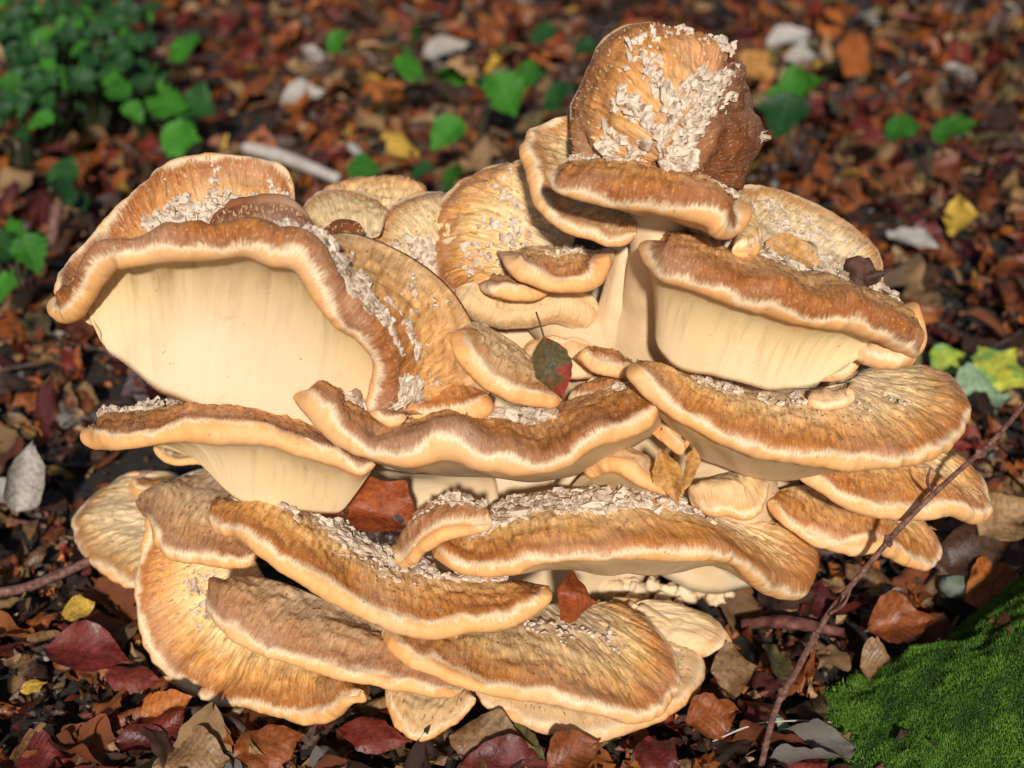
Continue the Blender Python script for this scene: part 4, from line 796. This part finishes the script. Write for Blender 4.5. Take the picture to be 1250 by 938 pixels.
# ---- twigs, sticks, nut husk, pebble
BARK = simple('twig_bark', [(.32, (.05, .025, .02)), (.5, (.15, .065, .045)), (.66, (.24, .12, .085)), (.78, (.32, .24, .19))], 220, .65, .0012)
DEAD = simple('dead_wood', [(.3, (.35, .30, .24)), (.7, (.55, .49, .42))], 40, .8, .001)
BLACK = simple('dark_wood', [(.3, (.03, .022, .018)), (.7, (.10, .06, .045))], 60, .6, .001)
def twig(label, pts, rad, m_, name='twig', nodes=(), group=None):
    pts = [np.asarray(p) for p in pts]; root = empty(name, pts[0]); tag(root, label, name.split('_')[-1], group)
    V, F = tube(pts, rad, 12, 12, .10, 3); under(mesh('shaft', V, F, m_), root)
    for i, k in enumerate(nodes):
        o = lump(spline(pts, np.array([k]))[0], np.array([1.0, 1.0, 1.3]) * np.interp(k, range(len(rad)), rad) * 1.5, i, 'bud'); o.data.materials[0] = m_; under(o, root)
    return root
twig('thin reddish brown twig slanting across the litter past the right shelves', [P(926, 950, -.20), P(946, 868, -.185), P(972, 820, -.172), P(1010, 752, -.145), P(1060, 690, -.112), P(1110, 632, -.108), P(1165, 580, -.085), P(1215, 535, -.05), P(1262, 480, .0)], [.0024, .0023, .0024, .0023, .0022, .0022, .002, .0019, .0018], BARK, nodes=(1.4, 2.6, 4.5, 6.6))
twig('dark curved stick poking from under the left low cap', [G(-15, 725, .03), G(30, 718, .035), G(75, 700, .04), G(112, 684, .045)], [.0045, .004, .004, .004], BARK, 'stick')
twig('grey twig lying below the lowest left cap', [G(215, 868, .02), G(250, 870, .025), G(290, 885, .02), G(310, 905, .015)], [.003, .0035, .003, .002], BLACK)
twig('red-brown stick lying under the front shelf beside the crumbled base', [G(905, 762, .02), G(960, 760, .025), G(1030, 772, .022)], [.0042, .0058, .0036], simple('red_bark', [(.35, (.05, .018, .014)), (.55, (.15, .045, .032)), (.7, (.22, .09, .065))], 110, .7, .002), 'stick')
twig('white dead stick lying behind the left back caps', [G(300, 180, .03), G(345, 192, .03), G(412, 218, .03)], [.010, .011, .008], DEAD, 'stick')
twig('short grey dead stick beside the long white one', [G(428, 178, .03), G(455, 205, .03)], [.008, .006], DEAD, 'stick')
twig('thin pale straw across the front of the oak leaf', [G(870, 905, .015), G(920, 885, .03), G(970, 880, .03), G(1015, 882, .02)], [.0006, .0007, .0006, .0005], DEAD, 'straw')
twig('upright dark red stick stub in the left litter', [G(62, 300, .01), G(70, 250, .06)], [.009, .008], BARK, 'stick')
for i in range(16):
    x_, y_ = rng.uniform(-.6, .6), rng.uniform(-.32, .9)
    if inside(np.array([x_]), np.array([y_]), FOOT)[0] or mound(np.array([x_]), np.array([y_]))[0] > .02: continue
    a = rng.uniform(0, 6.28); l_ = rng.uniform(.05, .14); q = [np.array([x_ + math.cos(a) * l_ * k, y_ + math.sin(a) * l_ * k + rng.normal(0, .004), gh(x_, y_) + .018 + rng.normal(0, .004)]) for k in (-.5, 0, .5)]
    twig('short dark broken twig lying loose in the leaf litter', q, [.002, .0025, .0015], BLACK if i % 2 else BARK, 'broken_twig', group='loose twigs in the litter')

tw = bpy.data.objects['twig']
for a_, b_, c_ in [((1012, 750, -.146), (1030, 738, -.15), (1040, 715, -.15)), ((1140, 603, -.098), (1132, 588, -.10), (1136, 570, -.10))]:
    V, F = tube([P(*a_), P(*b_), P(*c_)], [.0016, .0011, .0006], 8, 6, .15, 2); under(mesh('side_shoot', V, F, BARK), tw)
HB = simple('husk_brown', [(.3, (.05, .02, .014)), (.7, (.13, .06, .04))], 150, .8, .001)
hb = P(1052, 348, -.045); root = empty('beechnut_husk', hb); tag(root, 'dark brown bristly beechnut husk lying on the upper right cap', 'nut husk')
o = lump(P(1048, 334, -.045), (.010, .009, .011), 2.2, 'nut'); o.data.materials[0] = HB; under(o, root)
for i, (dx, dy, w_) in enumerate([(18, 12, .011), (24, 2, .009), (-6, -14, .008)]):
    k = hero(None, 'umber', P(1050, 342, -.05), P(1052 + dx * 1.4, 338 + dy * .9 - 8, -.05), w_, (0, -.8, .5), parent=root, roll=1.2, crumple=.2, nu=12, nv=6); k.name = 'valve'
bv = []
for i in range(90):
    dv = nrm(rng.normal(0, 1, 3)); bv.append((P(1048, 334, -.045) + dv * .009, dv))
V = []; F = []
for i, (p, dv) in enumerate(bv):
    sd_ = nrm(np.cross(dv, [.3, .5, .8])); V += [p - sd_ * .0004, p + sd_ * .0004, p + dv * .0045]; F.append((3 * i, 3 * i + 1, 3 * i + 2))
o = under(mesh('bristles', V, F, HB, smooth=False), root); o['kind'] = 'stuff'
pb = lump(G(1180, 718, .03), (.018, .014, .013), 5.5, 'pebble'); pb.data.materials[0] = simple('pebble_stone', [(.3, (.08, .10, .07)), (.7, (.22, .24, .18))], 50, .35, .0005, .5)
tag(pb, 'smooth grey-green pebble beside the flaming orange leaf', 'pebble')

# ---- mossy mound
ax_, ay_ = np.linspace(.02, .95, 150), np.linspace(-.72, .12, 140)
X_, Y_ = np.meshgrid(ax_, ay_, indexing='ij'); Z_ = mound(X_, Y_) - .0175
root = empty('mossy_root', (.45, -.3, 0)); tag(root, 'root mound covered in bright green moss at the litter edge', 'mossy root')
under(mesh('bark', np.stack([X_, Y_, Z_], -1).reshape(-1, 3), grid_faces(150, 140), simple('root_bark', [(.3, (.012, .026, .005)), (.6, (.022, .050, .008)), (.8, (.04, .07, .02))], 40, .9, .003)), root)
NM = 420000
x = rng.uniform(.17, .52, NM); y = rng.uniform(-.40, .02, NM); h = mound(x, y)
dens = sst(.020, .034, h + .012 * fbm(x * 30, y * 30, 9)) * (.8 + .2 * sst(-.75, -.35, fbm(x * 22 + 5, y * 22, 4, 2))); px_, py_, _ = project(np.stack([x, y, h], 1))
k = (rng.random(NM) < dens) & (px_ < 1420) & (py_ < 1080) ; x, y, h = x[k], y[k], h[k]; nm = len(x)
e_ = .002; nx = -(mound(x + e_, y) - mound(x - e_, y)) / (2 * e_); ny = -(mound(x, y + e_) - mound(x, y - e_)) / (2 * e_)
no = nrm(np.stack([nx, ny, np.ones(nm)], 1)); cl_ = fbm(x * 75, y * 75, 2, 2)
no = nrm(no + rng.normal(0, .75, (nm, 3))); ln = (.0013 + .0018 * rng.random(nm) + .0008 * cl_)[:, None]; sv = nrm(np.cross(no, rng.normal(0, 1, (nm, 3))))
p = np.stack([x, y, h - .0165 + .0026 * np.maximum(cl_, -.4)], 1); wd = (.0003 + .0003 * rng.random(nm))[:, None]
V = np.stack([p - sv * wd, p + sv * wd, p + no * ln + [0, 0, .001]], 1).reshape(-1, 3); F = np.arange(3 * nm).reshape(-1, 3)
tn = np.clip(.40 + .30 * cl_ + .2 * fbm(x * 18, y * 18, 5, 2) + rng.normal(0, .18, nm), 0, 1)
o = under(mesh('moss', V, F, tint_mat('moss_green', (.020, .062, .006), (.15, .30, .028), .7), smooth=False, att={'tint': np.repeat(tn, 3)}), root); o['kind'] = 'stuff'
